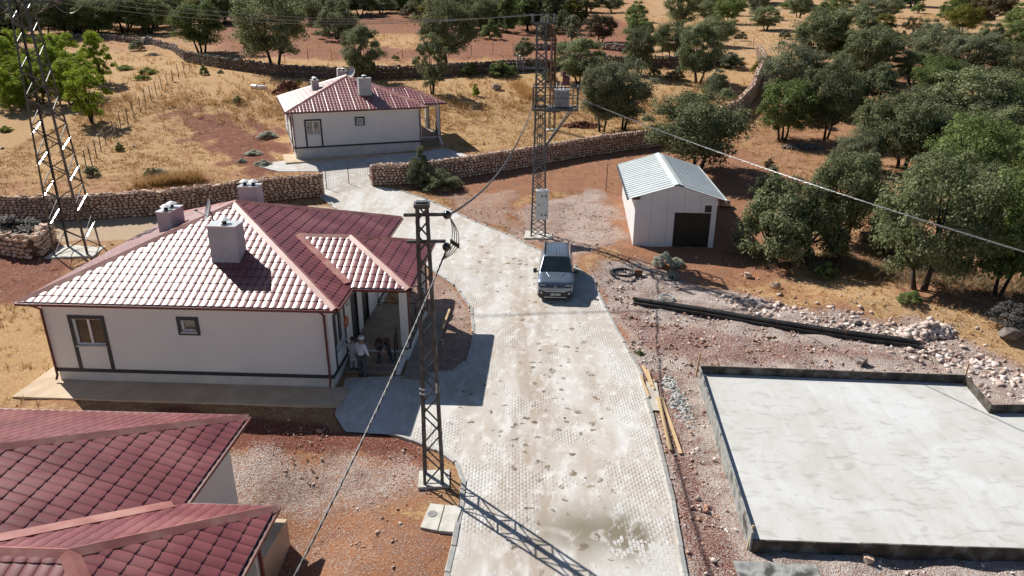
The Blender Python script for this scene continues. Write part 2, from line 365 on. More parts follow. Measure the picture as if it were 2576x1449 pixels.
# ------------------------------------------------------------------ road: pavers under a broken sheet of dust
def road_material(name, worn):
    m = bpy.data.materials.new(name); m.use_nodes = True; t = m.node_tree; P = t.nodes['Principled BSDF']; L = t.links.new
    geo = nn(t, 'ShaderNodeNewGeometry'); pos = geo.outputs['Position']
    at_ = nn(t, 'ShaderNodeAttribute'); at_.attribute_name = 'mask'
    sep = nn(t, 'ShaderNodeSeparateColor'); L(at_.outputs['Color'], sep.inputs[0])
    def noi(sc, det=6, st=None, dis=0):
        v = pos
        if st:
            mp = nn(t, 'ShaderNodeMapping'); mp.inputs['Scale'].default_value = st; L(pos, mp.inputs[0]); v = mp.outputs[0]
        n = nn(t, 'ShaderNodeTexNoise'); n.inputs['Scale'].default_value = sc; n.inputs['Detail'].default_value = det; n.inputs['Distortion'].default_value = dis; L(v, n.inputs['Vector']); return n.outputs['Fac']
    def ramp(f, a, b, ca, cb):
        n = nn(t, 'ShaderNodeMapRange', interpolation_type='SMOOTHSTEP'); L(f, n.inputs[0]); n.inputs[1].default_value = a; n.inputs[2].default_value = b; n.inputs[3].default_value = ca; n.inputs[4].default_value = cb; return n.outputs[0]
    def mix(f, a, b):
        n = nn(t, 'ShaderNodeMix', data_type='RGBA'); L(f, n.inputs[0])
        for i, v in ((6, a), (7, b)):
            if isinstance(v, tuple): n.inputs[i].default_value = (*v, 1)
            else: L(v, n.inputs[i])
        return n.outputs[2]
    def mul(a, b):
        n = nn(t, 'ShaderNodeMath', operation='MULTIPLY')
        for i, v in enumerate((a, b)):
            if isinstance(v, float): n.inputs[i].default_value = v
            else: L(v, n.inputs[i])
        return n.outputs[0]
    c = mix(ramp(noi(.5, 7, (1.6, .5, 1), .6), .38, .64, 0, 1), (.63, .612, .588), (.52, .465, .405))
    c = mix(mul(sep.outputs[0], ramp(noi(.9, 7, (1.8, .25, 1), .4), .3, .6, .15, .95)), c, (.38, .305, .235))
    c = mix(ramp(noi(2.1, 9, (1.3, .7, 1), .3), .46, .72, 0, .65), c, (.76, .75, .735))
    c = mix(ramp(noi(6, 8), .5, .8, 0, .4), c, (.46, .385, .31))
    # droppings and stains: soft spots whose density follows the centre of the road
    v = nn(t, 'ShaderNodeTexVoronoi'); v.inputs['Scale'].default_value = 2.6; v.inputs['Randomness'].default_value = 1
    wv = nn(t, 'ShaderNodeTexNoise'); wv.inputs['Scale'].default_value = 4; wv.inputs['Detail'].default_value = 6; L(pos, wv.inputs['Vector'])
    ad = nn(t, 'ShaderNodeVectorMath', operation='MULTIPLY_ADD'); L(wv.outputs['Color'], ad.inputs[0]); ad.inputs[1].default_value = (.5, .5, 0); L(pos, ad.inputs[2]); L(ad.outputs[0], v.inputs['Vector'])
    sc = nn(t, 'ShaderNodeSeparateColor'); L(v.outputs['Color'], sc.inputs[0])
    rad = ramp(sc.outputs[0], .15, 1., 0., .36)
    sub = nn(t, 'ShaderNodeMath', operation='SUBTRACT'); L(rad, sub.inputs[0]); L(v.outputs['Distance'], sub.inputs[1])
    spot = ramp(sub.outputs[0], 0., .07, 0, 1)
    spot = mul(spot, ramp(sep.outputs[1], .2, .8, 0, 1)); spot = mul(spot, ramp(noi(.6, 3), .36, .46, .0, 1.)); spot = mul(spot, ramp(noi(11, 5), .3, .55, .35, 1))
    c = mix(spot, c, mix(sc.outputs[1], (.11, .085, .06), (.28, .22, .155)))
    c = mix(mul(sep.outputs[2], ramp(noi(1.6, 8, None, .5), .34, .5, .3, .95)), c, (.22, .19, .135))   # damp patch
    c = mix(mul(ramp(noi(22, 6), .55, .75, 0, 1), .5), c, (.3, .25, .2))
    if worn:
        oi = nn(t, 'ShaderNodeAttribute'); oi.attribute_name = 'tone'
        c2 = mix(oi.outputs['Fac'], (.46, .45, .43), (.57, .555, .53))
        c = mix(ramp(noi(1.1, 6), .35, .65, .08, .42), c, c2)
    L(c, P.inputs['Base Color']); P.inputs['Roughness'].default_value = .92; P.inputs['Specular IOR Level'].default_value = .2
    b = nn(t, 'ShaderNodeBump'); b.inputs['Strength'].default_value = .5; b.inputs['Distance'].default_value = .03; L(noi(30, 6), b.inputs['Height']); L(b.outputs[0], P.inputs['Normal'])
    return m
M_dust = road_material('pale_road_dust', False); M_paver = road_material('grey_block_paving', True)
# centre line for stains
def road_mask(x, y, dd):
    col = np.zeros((len(x), 4)); col[:, 1] = sst(-.8, -2.2, dd)*(y < 46)*sst(-4.5, -2.0, x+(y-24)*.02)
    xc = x-.6-.04*(y-20); col[:, 0] = np.exp(-((xc)/1.25)**2)*.8+.35*np.exp(-((xc-2.3)/.45)**2)+.3*np.exp(-((xc+2.4)/.5)**2)
    col[:, 2] = np.exp(-((x-2.1)/1.5)**2-((y-16.2)/1.0)**2)+np.exp(-((x-3.4)/.5)**2-((y-15.9)/.9)**2); col[:, 3] = 1
    return col
def road_sheet(name, POLY, step, z0, z1func, m):
    lo, hi = POLY.min(0), POLY.max(0)
    hi = np.minimum(hi, [40, 75]); lo = np.maximum(lo, [-40, 8])
    X, Y = np.meshgrid(np.arange(lo[0], hi[0], step), np.arange(lo[1], hi[1], step))
    d = sdist(POLY, X, Y); keep = d < step*1.05
    eps = .02; gx = (sdist(POLY, X+eps, Y)-sdist(POLY, X-eps, Y))/(2*eps); gy = (sdist(POLY, X, Y+eps)-sdist(POLY, X, Y-eps))/(2*eps)
    o_ = np.where(keep & (d > 0), d, 0); X = X-gx*o_; Y = Y-gy*o_; d = np.minimum(d, 0)
    Z = hgt(X, Y)+z0+z1func(X, Y, d)
    n0, n1 = X.shape; idx = np.arange(n0*n1).reshape(n0, n1)
    q = keep[:-1, :-1] & keep[:-1, 1:] & keep[1:, 1:] & keep[1:, :-1]
    F = np.stack([idx[:-1, :-1][q], idx[:-1, 1:][q], idx[1:, 1:][q], idx[1:, :-1][q]], -1)
    used = np.unique(F); rm = np.full(n0*n1, -1); rm[used] = np.arange(len(used))
    V = np.stack([X, Y, Z], -1).reshape(-1, 3)[used]
    me = np_mesh(name, V, rm[F], m, True)
    ca = me.color_attributes.new('mask', 'FLOAT_COLOR', 'POINT')
    col = road_mask(V[:, 0], V[:, 1], d.ravel()[used])
    ca.data.foreach_set('color', col.astype(np.float32).ravel())
    return me
road = thing('road', None, None, (0, 0, 0), kind='structure')
DSEED = 5.3
def dust_h(X, Y, d):
    n = fbm(X, Y, 1.6, 3, DSEED)
    edge = sst(-2.4, -.2, d)                                  # less dust towards the kerbs
    return .007+n*.008-edge*.006
link('road_dust', road_sheet('road_dust', ROAD, .16, .035, dust_h, M_dust), road)
yard = link('paved_yard', road_sheet('paved_yard', YARD, .3, .03, lambda X, Y, d: 0*X, M_paver)); tag(yard, kind='structure')
# pavers
px, py = .205, .105
lo, hi = ROAD.min(0), ROAD.max(0)
rows = np.arange(-8.5, 8.5, py); cols = np.arange(12.0, 38.0, px)
A, B = np.meshgrid(rows, cols); A = A+0*B; B = B+(np.round((A+8.5)/py).astype(int) % 2)*px/2
th = R(2.0); PXc = A*math.cos(th)-(B-12)*math.sin(th)*0+(B-12)*(-.0)+A*0; PYc = B
dd = sdist(ROAD, PXc, PYc); k = dd < -.14
PXc, PYc, dd = PXc[k], PYc[k], dd[k]
dh = fbm(PXc, PYc, 1.6, 3, DSEED)
cover = .007+dh*.008-sst(-2.4, -.2, dd)*.006
vis = (cover < .0075) | (np.random.rand(len(cover)) < .03)                                            # fully buried blocks are left out
PXc, PYc = PXc[vis], PYc[vis]
pz = hgt(PXc, PYc)+.035+.004+np.random.uniform(-.003, .003, len(PXc))
d2 = np.hypot(PXc, PYc); order = np.argsort(d2+100*((PYc < 14.4)))
def paver_mesh(name, hx, hy):
    b = MB(); t = .006
    v = [(-hx, -hy, -.04), (hx, -hy, -.04), (hx, hy, -.04), (-hx, hy, -.04), (-hx, -hy, -t), (hx, -hy, -t), (hx, hy, -t), (-hx, hy, -t), (-hx+t, -hy+t, 0), (hx-t, -hy+t, 0), (hx-t, hy-t, 0), (-hx+t, hy-t, 0)]
    f = [(0, 1, 5, 4), (1, 2, 6, 5), (2, 3, 7, 6), (3, 0, 4, 7), (4, 5, 9, 8), (5, 6, 10, 9), (6, 7, 11, 10), (7, 4, 8, 11), (8, 9, 10, 11)]
    b.add(v, f); return b
HX, HY = py/2-.004, px/2-.004
pm = paver_mesh('paver', HX, HY).mesh('paver', M_paver)
for i in order[:300]:
    link('paver', pm, road, (PXc[i], PYc[i], pz[i]), (random.uniform(-.02, .02), random.uniform(-.02, .02), random.uniform(-.02, .02)))
rest = order[300:]
pb = paver_mesh('p', HX, HY); bv = np.array([tuple(v) for v in pb.v]); bf = np.array(pb.f)
V = (bv[None]*(1, 1, 1)+np.stack([PXc[rest], PYc[rest], pz[rest]], -1)[:, None, :])
F = (bf[None]+(np.arange(len(rest))*len(bv))[:, None, None]).reshape(-1, 4)
pme = np_mesh('paver', V.reshape(-1, 3), F, M_paver)
ca = pme.color_attributes.new('mask', 'FLOAT_COLOR', 'POINT'); MKP = road_mask(PXc[rest], PYc[rest], sdist(ROAD, PXc[rest], PYc[rest])); ca.data.foreach_set('color', np.repeat(MKP, len(bv), 0).astype(np.float32).ravel())
ta = pme.attributes.new('tone', 'FLOAT', 'POINT'); ta.data.foreach_set('value', np.repeat(np.random.rand(len(rest)), len(bv)).astype(np.float32))
tag(link('paver', pme, road), kind='stuff')

# kerbs
M_kerb = mat('kerb_concrete', [(.38, .37, .35), (.55, .53, .5)], .9, 2.5, rnd=.12, bump=.3, bscale=30)
kb = MB(); kb.add([(-.47, -.07, -.15), (.47, -.07, -.15), (.47, .07, -.15), (-.47, .07, -.15), (-.47, -.07, .07), (.47, -.07, .07), (.47, .05, .10), (-.47, .05, .10), (-.47, .07, .09), (.47, .07, .09)],
 [(0, 1, 5, 4), (4, 5, 6, 7), (7, 6, 9, 8), (8, 9, 2, 3), (0, 4, 7, 8, 3), (1, 2, 9, 6, 5), (3, 2, 1, 0)])
kme = kb.mesh('kerb_stone', M_kerb)
def kerb_run(pts, root):
    P = [Vector(at(*p)) for p in pts]; acc = .5
    L = 0
    for a, b in zip(P, P[1:]):
        d = (b-a); l = d.length; u = d/l
        while acc < L+l:
            q = a+u*(acc-L); rz = math.atan2(d.y, d.x)
            link('kerb_stone', kme, root, (q.x, q.y, hz(q.x, q.y)+random.uniform(-.02, .015)), (random.uniform(-.03, .03), random.uniform(-.02, .02), rz+random.uniform(-.03, .03))); acc += .98
        L += l
def kerb(lab, pts):
    r = thing('kerb', None, None, kind='structure'); r['label'] = lab; kerb_run(pts, r)
kerb('concrete kerb along the near right side of the road', list(reversed(ROAD_R[9:])))
kerb('concrete kerb along the far side of the road bend', list(reversed(ROAD_R[2:9])))
kerb('concrete kerb curving past the lattice pole at lower left', ROAD_L[0:8])
kerb('concrete kerb round the planting bed beside the porch', ROAD_L[13:20])
kerb('concrete kerb by the gate on the left side', ROAD_L[20:])
# ------------------------------------------------------------------ houses (one model, three of them)
HW, HD, OV, ZE, SL = 10.9, 11.2, .47, 3.77, .385
ZB = .72                                     # top of plinth / porch floor
APX = (5.5, 5.45, ZE+SL*(5.45+OV)); APX2 = (5.5, 5.75, ZE+SL*(5.45+OV))
CACHE = {}
def clip_mesh(bm, poly, n):
    """keep the part of bm inside the convex planar polygon"""
    c = sum((Vector(p) for p in poly), Vector())/len(poly)
    for i in range(len(poly)):
        a, b = Vector(poly[i]), Vector(poly[(i+1) % len(poly)])
        no = (b-a).cross(n).normalized()
        if (c-a).dot(no) > 0: no = -no
        g = bm.verts[:]+bm.edges[:]+bm.faces[:]
        bmesh.ops.bisect_plane(bm, geom=g, plane_co=a, plane_no=no, clear_outer=True)
def roof_sheets(key, poly, T=.285, CS=.43, ncol=4):
    """pressed metal tile sheets on one roof face: waves across, stepped courses down the slope"""
    if key in CACHE: return CACHE[key]
    P = [Vector(p) for p in poly]
    e = (P[1]-P[0]).normalized(); n = e.cross(P[2]-P[1]).normalized()
    if n.z < 0: n = -n
    s = n.cross(e)
    if s.z < 0: s = -s
    U = [(p-P[0]).dot(e) for p in P]; V = [(p-P[0]).dot(s) for p in P]
    prof = [(0, 0), (.06, .009), (.2, .017), (.5, .023), (.8, .017), (.94, .008), (.99, .001)]
    out = []; u0 = math.floor(min(U)/T)*T; wsheet = T*ncol; k = 0
    while u0+k*wsheet < max(U):
        us = u0+k*wsheet; bm = bmesh.new(); v = -.04; sag = random.uniform(-.003, .003)
        while v < max(V):
            rows = []
            for vv, lift in ((v, .026), (v+CS*.12, .028), (v+CS, .006)):
                r = []
                for c in range(ncol):
                    for f, h in prof:
                        u = us+(c+f)*T
                        # scalloped lower edge
                        vo = -.03*math.sin(math.pi*f) if lift == .026 else 0
                        r.append(bm.verts.new(P[0]+e*u+s*(vv+vo)+n*(h+lift+sag)))
                u = us+ncol*T-.004
                r.append(bm.verts.new(P[0]+e*u+s*vv+n*(lift+.002+sag)))
                rows.append(r)
            # riser
            low = [bm.verts.new(q.co-n*.026) for q in rows[0]]
            top = [bm.verts.new(q.co) for q in rows[0]]
            for a, b in ((low, top), (rows[0], rows[1]), (rows[1], rows[2])):
                for i in range(len(a)-1):
                    fc = bm.faces.new((a[i], a[i+1], b[i+1], b[i])); fc.smooth = a is not low
            v += CS
        clip_mesh(bm, poly, n)
        if len(bm.faces):
            me = bpy.data.meshes.new('roof_sheet'); bm.to_mesh(me); me.materials.append(M_roof); out.append(me)
        bm.free(); k += 1
    CACHE[key] = out; return out
def hip_cap(root, a, b, w=.19, name='ridge_cap', lift=.06, n1=None, n2=None):
    """folded flashing in overlapping lengths along a hip; n1,n2 normals of the two faces"""
    a, b = Vector(a), Vector(b); d = b-a; L = d.length; u = d/L; k = max(1, round(L/1.9))
    n1, n2 = Vector(n1).normalized(), Vector(n2).normalized()
    up = (n1+n2).normalized()
    s1 = u.cross(n1).normalized(); s2 = u.cross(n2).normalized()
    if s1.dot(n1-n2) < 0: s1 = -s1
    if s2.dot(n2-n1) < 0: s2 = -s2
    for i in range(k):
        p = a+u*(L*i/k-(.05 if i else 0)); q = a+u*(L*(i+1)/k); zo = up*(lift+.004*(i % 2)+random.uniform(-.003, .003))
        m = MB(); tilt = up*.012
        P = [p+zo+s1*w-n1*.028, p+zo+up*.03, p+zo+s2*w-n2*.028]; Q = [q+zo+tilt+s1*w-n1*.028, q+zo+tilt+up*.03, q+zo+tilt+s2*w-n2*.028]
        P += [x-up*.04 for x in P]; Q += [x-up*.04 for x in Q]
        m.add(P+Q, [(0, 1, 7, 6), (1, 2, 8, 7), (3, 9, 10, 4), (4, 10, 11, 5), (0, 6, 9, 3), (2, 5, 11, 8), (0, 3, 4, 1), (1, 4, 5, 2), (6, 7, 10, 9), (7, 8, 11, 10)])
        m.build(name, M_cap, root)
def wall_panels(m, axis, c, u0, u1, z0, z1, holes, t=.2):
    """wall of thickness t whose outer face is at c; axis 'y-': faces -y, 'x+': faces +x, ..."""
    us = sorted({u0, u1}|{h[0] for h in holes}|{h[1] for h in holes}); zs = sorted({z0, z1}|{h[2] for h in holes}|{h[3] for h in holes})
    sg = -1 if axis[1] == '-' else 1
    for i in range(len(us)-1):
        for j in range(len(zs)-1):
            uc, zc = (us[i]+us[i+1])/2, (zs[j]+zs[j+1])/2
            if any(h[0] < uc < h[1] and h[2] < zc < h[3] for h in holes): continue
            if axis[0] == 'y': m.bb((us[i], c, zs[j]), (us[i+1], c-sg*t, zs[j+1]))
            else: m.bb((c, us[i], zs[j]), (c-sg*t, us[i+1], zs[j+1]))
def window(root, axis, c, u0, u1, z0, z1, surround, label=None, mull=True, glass=None):
    """opening u0..u1 x z0..z1 on the outer face c"""
    sg = -1 if axis[1] == '-' else 1
    def B(m, ua, ub, d0, d1, za, zb):       # d: depth outward from the wall face
        if axis[0] == 'y': m.bb((ua, c+sg*d0, za), (ub, c+sg*d1, zb))
        else: m.bb((c+sg*d0, ua, za), (c+sg*d1, ub, zb))
    w = MB(); g = -.13
    B(w, u0, u0+.06, g, g+.05, z0, z1); B(w, u1-.06, u1, g, g+.05, z0, z1); B(w, u0+.06, u1-.06, g, g+.05, z0, z0+.06); B(w, u0+.06, u1-.06, g, g+.05, z1-.06, z1)
    if mull: um = (u0+u1)/2; B(w, um-.045, um+.045, g, g+.055, z0+.06, z1-.06)
    wo = w.build('window', M_white, root)
    if label: wo['label'] = label
    pn = MB(); B(pn, u0+.05, u1-.05, g+.01, g+.02, z0+.05, z1-.05); pn.build('pane', glass or M_glass, wo)
    s = MB(); B(s, u0-.04, u1+.04, g+.05, .05, z0-.06, z0-.005); s.build('sill', M_sill, wo)
    tr = MB(); f = .14
    zb = ZB+.13 if surround == 'long' else z0-f
    B(tr, u0-f, u0, 0.0, .03, zb, z1+f); B(tr, u1, u1+f, 0.0, .03, zb, z1+f); B(tr, u0, u1, 0.0, .03, z1, z1+f)
    if surround != 'long': B(tr, u0, u1, 0.0, .03, z0-f, z0-.06)
    tr.build('window_surround', M_navy, wo)
def chimney(root, x0, x1, y0, y1, zb, zt, cowls):
    m = MB(); m.bb((x0, y0, zb), (x1, y1, zt)); o = m.build('chimney', M_chim, root)
    s = MB(); s.bb((x0-.03, y0-.03, zt), (x1+.03, y1+.03, zt+.05)); s.build('capping', M_cowl, o)
    for cx, cy in cowls:
        k = MB(); k.lathe((cx, cy, zt+.05), [(.085, 0), (.085, .16)], 12); k.build('flue_pipe', M_black, o)
        k = MB(); k.lathe((cx, cy, zt+.05), [(.22, .15), (.225, .165), (.12, .225), (.02, .27)], 16); k.build('cowl', M_white, o)
def house(name, label, loc, rz, gz, steps, full=True, glass=None, group='single storey houses with dark red hipped roofs'):
    root = thing(name, label, 'house', loc, rz, group)
    A, B2 = Vector(APX), Vector(APX2)
    e00, e10, e11, e01 = Vector((-OV, -OV, ZE)), Vector((HW+OV, -OV, ZE)), Vector((HW+OV, HD+OV, ZE)), Vector((-OV, HD+OV, ZE))
    n_f, n_r, n_b, n_l = (e10-e00).cross(A-e00), (e11-e10).cross(A-e10), (e01-e11).cross(B2-e11), (e00-e01).cross(A-e01)
    sheets = [roof_sheets('f', [e00, e10, A]), roof_sheets('r', [e10, e11, B2, A]), roof_sheets('b', [e11, e01, B2]), roof_sheets('l', [e01, e00, A, B2])]
    PY0, PY1, PXR = 1.65, 7.6, HW+OV+2.28; hw = (PY1-PY0)/2; zr = ZE+SL*hw; xm = HW+OV-hw
    p0, p1, p2, p3 = Vector((HW+OV, PY0, ZE)), Vector((PXR, PY0, ZE)), Vector((PXR, PY1, ZE)), Vector((HW+OV, PY1, ZE))
    r0, r1 = Vector((xm, PY0+hw, zr)), Vector((PXR-hw, PY0+hw, zr)); up = Vector((0, 0, .012))
    p0, p1, p2, p3, r0, r1 = [q+up for q in (p0, p1, p2, p3, r0, r1)]
    sheets += [roof_sheets('pf', [p0, p1, r1, r0]), roof_sheets('pr', [p1, p2, r1]), roof_sheets('pb', [p2, p3, r0, r1])]
    deck = MB(); dz = Vector((0, 0, -.02))
    rf = deck.add([q+dz for q in (e00, e10, e11, e01, A, B2)]+[(-OV, -OV, ZE-.1), (HW+OV, -OV, ZE-.1), (HW+OV, HD+OV, ZE-.1), (-OV, HD+OV, ZE-.1)],
        [(0, 1, 4), (1, 2, 5, 4), (2, 3, 5), (3, 0, 4, 5), (1, 0, 6, 7), (2, 1, 7, 8), (3, 2, 8, 9), (0, 3, 9, 6), (9, 8, 7, 6)])
    deck.add([q+dz for q in (p0, p1, p2, p3, r0, r1)]+[(HW+OV, PY0, ZE-.1), (PXR, PY0, ZE-.1), (PXR, PY1, ZE-.1), (HW+OV, PY1, ZE-.1)],
        [(0, 1, 5, 4), (1, 2, 5), (2, 3, 4, 5), (1, 0, 6, 7), (2, 1, 7, 8), (3, 2, 8, 9), (9, 8, 7, 6)])
    roof = deck.build('roof', M_wall, root)
    for ms in sheets:
        for me in ms: link('roof_sheet', me, roof)
    hip_cap(roof, e00, A, n1=n_f, n2=n_l); hip_cap(roof, e10, A, n1=n_f, n2=n_r); hip_cap(roof, e11, B2, n1=n_b, n2=n_r); hip_cap(roof, e01, B2, n1=n_b, n2=n_l)
    hip_cap(roof, A, B2, n1=n_r, n2=n_l)
    q_f, q_r, q_b = (p1-p0).cross(r1-p0), (p2-p1).cross(r1-p1), (p3-p2).cross(r0-p2)
    hip_cap(roof, p1, r1, n1=q_f, n2=q_r); hip_cap(roof, p2, r1, n1=q_b, n2=q_r); hip_cap(roof, r0, r1, n1=q_f, n2=q_b)
    for a, b, na, nb in ((p0, r0, q_f, n_r), (p3, r0, q_b, n_r)):     # valley flashings
        m = MB(); d = (b-a).normalized(); sd = d.cross(Vector((0, 0, 1))).normalized()
        zo = Vector((0, 0, .10))
        w1 = sd*.15; c1, c2 = a+zo+(b-a)*.05, b+zo-(b-a)*.03
        m.add([c1-w1, c1+w1, c2+w1, c2-w1, c1-w1-Vector((0, 0, .03)), c1+w1-Vector((0, 0, .03)), c2+w1-Vector((0, 0, .03)), c2-w1-Vector((0, 0, .03))], [(0, 1, 2, 3), (7, 6, 5, 4), (0, 4, 5, 1), (1, 5, 6, 2), (2, 6, 7, 3), (3, 7, 4, 0)])
        m.build('valley_flashing', M_cap, roof)
    # gutters
    zg = ZE-.05
    for a, b in (((-OV-.05, -OV-.06, zg), (HW+OV+.05, -OV-.06, zg)), ((HW+OV+.06, -OV-.05, zg), (HW+OV+.06, PY0-.12, zg)), ((HW+OV+.06, PY1+.12, zg), (HW+OV+.06, HD+OV, zg)), ((-OV-.06, -OV-.05, zg), (-OV-.06, HD+OV, zg)), ((-OV, HD+OV+.06, zg), (HW+OV, HD+OV+.06, zg)),
                 ((HW+OV, PY0-.06, zg), (PXR+.05, PY0-.06, zg)), ((PXR+.06, PY0-.05, zg), (PXR+.06, PY1+.05, zg)), ((HW+OV, PY1+.06, zg), (PXR+.05, PY1+.06, zg))):
        m = MB(); m.bar(a, b, .11, .09); m.build('gutter', M_gutter, root)
    # chimneys
    chimney(root, 5.95, 7.05, 1.8, 2.55, 4.3, 6.09, [(6.5, 2.15)])
    chimney(root, 2.3, 2.9, 4.85, 6.0, 4.4, 5.75, [(2.6, 5.15), (2.6, 5.65)])
    chimney(root, 4.9, 5.75, 7.3, 8.0, 5.0, 6.3, [(5.1, 7.65), (5.5, 7.65)])
    # walls
    wf = MB(); H1 = (1.08, 2.22, 1.86, 2.96); H2 = (5.28, 5.84, 2.53, 3.0)
    wall_panels(wf, 'y-', 0, 0, HW, ZB, ZE-.1, [H1, H2])
    S1 = (.62, 1.9, 1.5, 2.96); D1 = (3.0, 3.95, ZB, 2.85); D2 = (4.75, 5.75, ZB, 2.9)
    wall_panels(wf, 'x+', HW, .2, HD-.2, ZB, ZE-.1, [S1, D1, D2])
    L1 = (1.5, 2.6, 1.86, 2.96); L2 = (6.5, 7.6, 1.86, 2.96)
    wall_panels(wf, 'x-', 0, .2, HD-.2, ZB, ZE-.1, [L1, L2])
    wall_panels(wf, 'y+', HD, 0, HW, ZB, ZE-.1, [])
    wf.build('wall', M_wall, root)
    inn = MB(); inn.bb((.6, .6, ZB+.01), (HW-.6, HD-.6, ZE-.15)); inn.build('dark_interior_box', M_black, root)  # black box added to stand for the dark interior behind the openings
    pl = MB(); pl.bb((.04, .04, gz-1.2), (HW-.04, HD-.04, ZB-.003)); pl.build('plinth', M_plinth, root)
    bd = MB(); t = .035; z0, z1 = ZB-.01, ZB+.13
    bd.bb((-t, -t, z0), (HW+t, -.001, z1)); bd.bb((HW+.001, -.001, z0), (HW+t, 2.5, z1)); bd.bb((HW+.001, 7.4, z0), (HW+t, HD+t, z1)); bd.bb((-t, -.001, z0), (-.001, HD+t, z1)); bd.bb((-.001, HD+.001, z0), (HW, HD+t, z1))
    bd.build('trim_band', M_navy, root)
    window(root, 'y-', 0, *H1, 'long', 'tall window with dark trim running down to the band', glass=glass)
    window(root, 'y-', 0, *H2, 'box', 'small square window with dark trim', mull=False, glass=glass)
    window(root, 'x+', HW, *S1, 'long', glass=glass); window(root, 'x-', 0, *L1, 'long', glass=glass); window(root, 'x-', 0, *L2, 'long', glass=glass)
    for k, d in enumerate((D1, D2)):
        m = MB(); m.bb((HW-.10, d[0], d[2]), (HW-.05, d[1], d[3])); o = m.build('door', M_navy if k == 0 else M_black, root)
        m = MB(); m.box((HW-.03, d[1]-.12, 1.75), (.05, .12, .03)); m.build('handle', M_steel, o)
        m = MB(); f = .07; m.bb((HW-.05, d[0]-.0, d[2]), (HW+.02, d[0]+f, d[3])); m.bb((HW-.05, d[1]-f, d[2]), (HW+.02, d[1], d[3])); m.bb((HW-.05, d[0]+f, d[3]-f), (HW+.02, d[1]-f, d[3])); m.build('door_frame', M_black, o)
    m = MB(); m.bb((HW, 2.25, 2.75), (HW+.12, 2.6, 3.1)); m.build('meter_box', M_chim, root)
    # downpipes
    for x, y, s in ((HW-.12, -.08, 1), (.03, -.08, -1), (-.09, .3, -1)):
        m = MB(); m.tube([(x, -OV-.02 if y < 0 else y, ZE-.1), (x, y, ZE-.42), (x, y, ZB-.15), (x+.0, y-.12, ZB-.3)] if y < 0 else [(-OV, y, ZE-.1), (x, y, ZE-.42), (x, y, ZB-.3)], .045, 8)
        m.build('downpipe', M_gutter, root)
    # porch
    FX = 13.3; FY0, FY1 = 2.57, 7.3
    m = MB(); m.bb((HW+.001, FY0, gz-.6), (FX, FY1, ZB)); m.build('porch_base', M_wall, root)
    m = MB(); m.bb((HW+.001, FY0-.03, ZB), (FX+.03, FY1, ZB+.03)); m.build('porch_floor', M_floor, root)
    for cy in (2.85, 7.1):
        m = MB(); m.bb((12.98, cy-.15, ZB+.03), (13.28, cy+.15, ZE-.42)); m.build('column', M_wall, root)
        m = MB(); m.tube([(13.36, cy, ZE-.15), (13.34, cy+.0, ZE-.35), (13.34, cy, ZB+.1), (13.34, cy-.15, ZB)], .045, 8); m.build('downpipe', M_gutter, root)
    m = MB(); m.bb((HW+.0, 2.68, ZE-.42), (13.3, 3.0, ZE-.105)); m.bb((12.96, 3.0, ZE-.42), (13.3, 6.95, ZE-.105)); m.bb((HW, 6.95, ZE-.42), (13.3, 7.25, ZE-.105)); m.build('porch_beam', M_wall, root)
    rl = thing('railing', None, None); rl.parent = root
    def rail(p, q, npan):
        p, q = Vector(p), Vector(q); z = Vector((0, 0, 1))
        def part(nm, a, b, w): k = MB(); k.bar(a, b, w); k.build(nm, M_black, rl)
        part('rail', p+z*.98, q+z*.98, .05); part('rail', p+z*.12, q+z*.12, .035)
        for i in range(npan+1):
            u = p.lerp(q, i/npan); part('post', u, u+z*.98, .035)
        for i in range(npan):
            a, b = p.lerp(q, i/npan), p.lerp(q, (i+1)/npan)
            part('cross_bar', a+z*.14, b+z*.94, .02); part('cross_bar', b+z*.14, a+z*.94, .02)
    rail((13.2, 3.05, ZB+.03), (13.2, 6.95, ZB+.03), 4); rail((HW+.1, 7.18, ZB+.03), (12.95, 7.18, ZB+.03), 2)
    # stairs down the front of the porch
    rise = (ZB-gz)/(steps+1); y = FY0-.03
    for i in range(steps):
        zt = ZB-rise*(i+1)
        m = MB(); m.bb((HW+.05, y-.42, gz-.5), (13.0, y, zt)); m.build('step', M_floor, root); y -= .42
    m = MB(); sw = [(FX, FY0, ZB), (FX, y, gz+.05), (FX, y, gz-.5), (FX, FY0, gz-.5)]
    vs = [(13.0, b, c) for a, b, c in sw]+[(13.18, b, c) for a, b, c in sw]
    m.add(vs, [(0, 1, 2, 3), (7, 6, 5, 4), (0, 4, 5, 1), (1, 5, 6, 2), (2, 6, 7, 3), (3, 7, 4, 0)]); m.build('stair_wall', M_wall, root)
    m = MB(); m.bar((12.85, 2.5, ZB), (12.85, 2.5, ZB+1.0), .045); m.bar((12.85, 2.0, ZB-.3), (12.85, 2.0, ZB+.62), .045); m.bar((12.85, 2.5, ZB+1.0), (12.85, 2.0, ZB+.62), .05); m.bar((12.85, 2.25, ZB), (12.85, 2.25, ZB+.8), .025); m.build('handrail', M_black, root)
    # concrete apron
    m = MB(); m.bb((-.95, -1.35, gz-.4), (HW+.6, .03, gz+.09)); m.bb((-.95, .03, gz-.4), (.03, HD+.8, gz+.09)); m.build('apron', M_apron, root)
    m = MB(); m.bb((13.31, .9, gz-.4), (14.35, 7.8, gz+.09)); m.build('apron', M_floor, root)
    return root
M_glass2 = mat('window_glass_pale', [(.16, .17, .16), (.30, .31, .30), (.1, .11, .1)], .12, 2.2, spec=1, detail=8)  # grey panes: curtains and reflections put into the glass colour
h1 = house('house', 'large near white house with dark red roof and three people on its porch steps', (-17.68, 24.71, -.23), R(-2.86), .22, 3)
h2 = house('house', 'smaller looking white house in the dry field behind the stone wall', (-18.29, 60.29, 1.84), R(20.09), -.22, 5, glass=M_glass2)
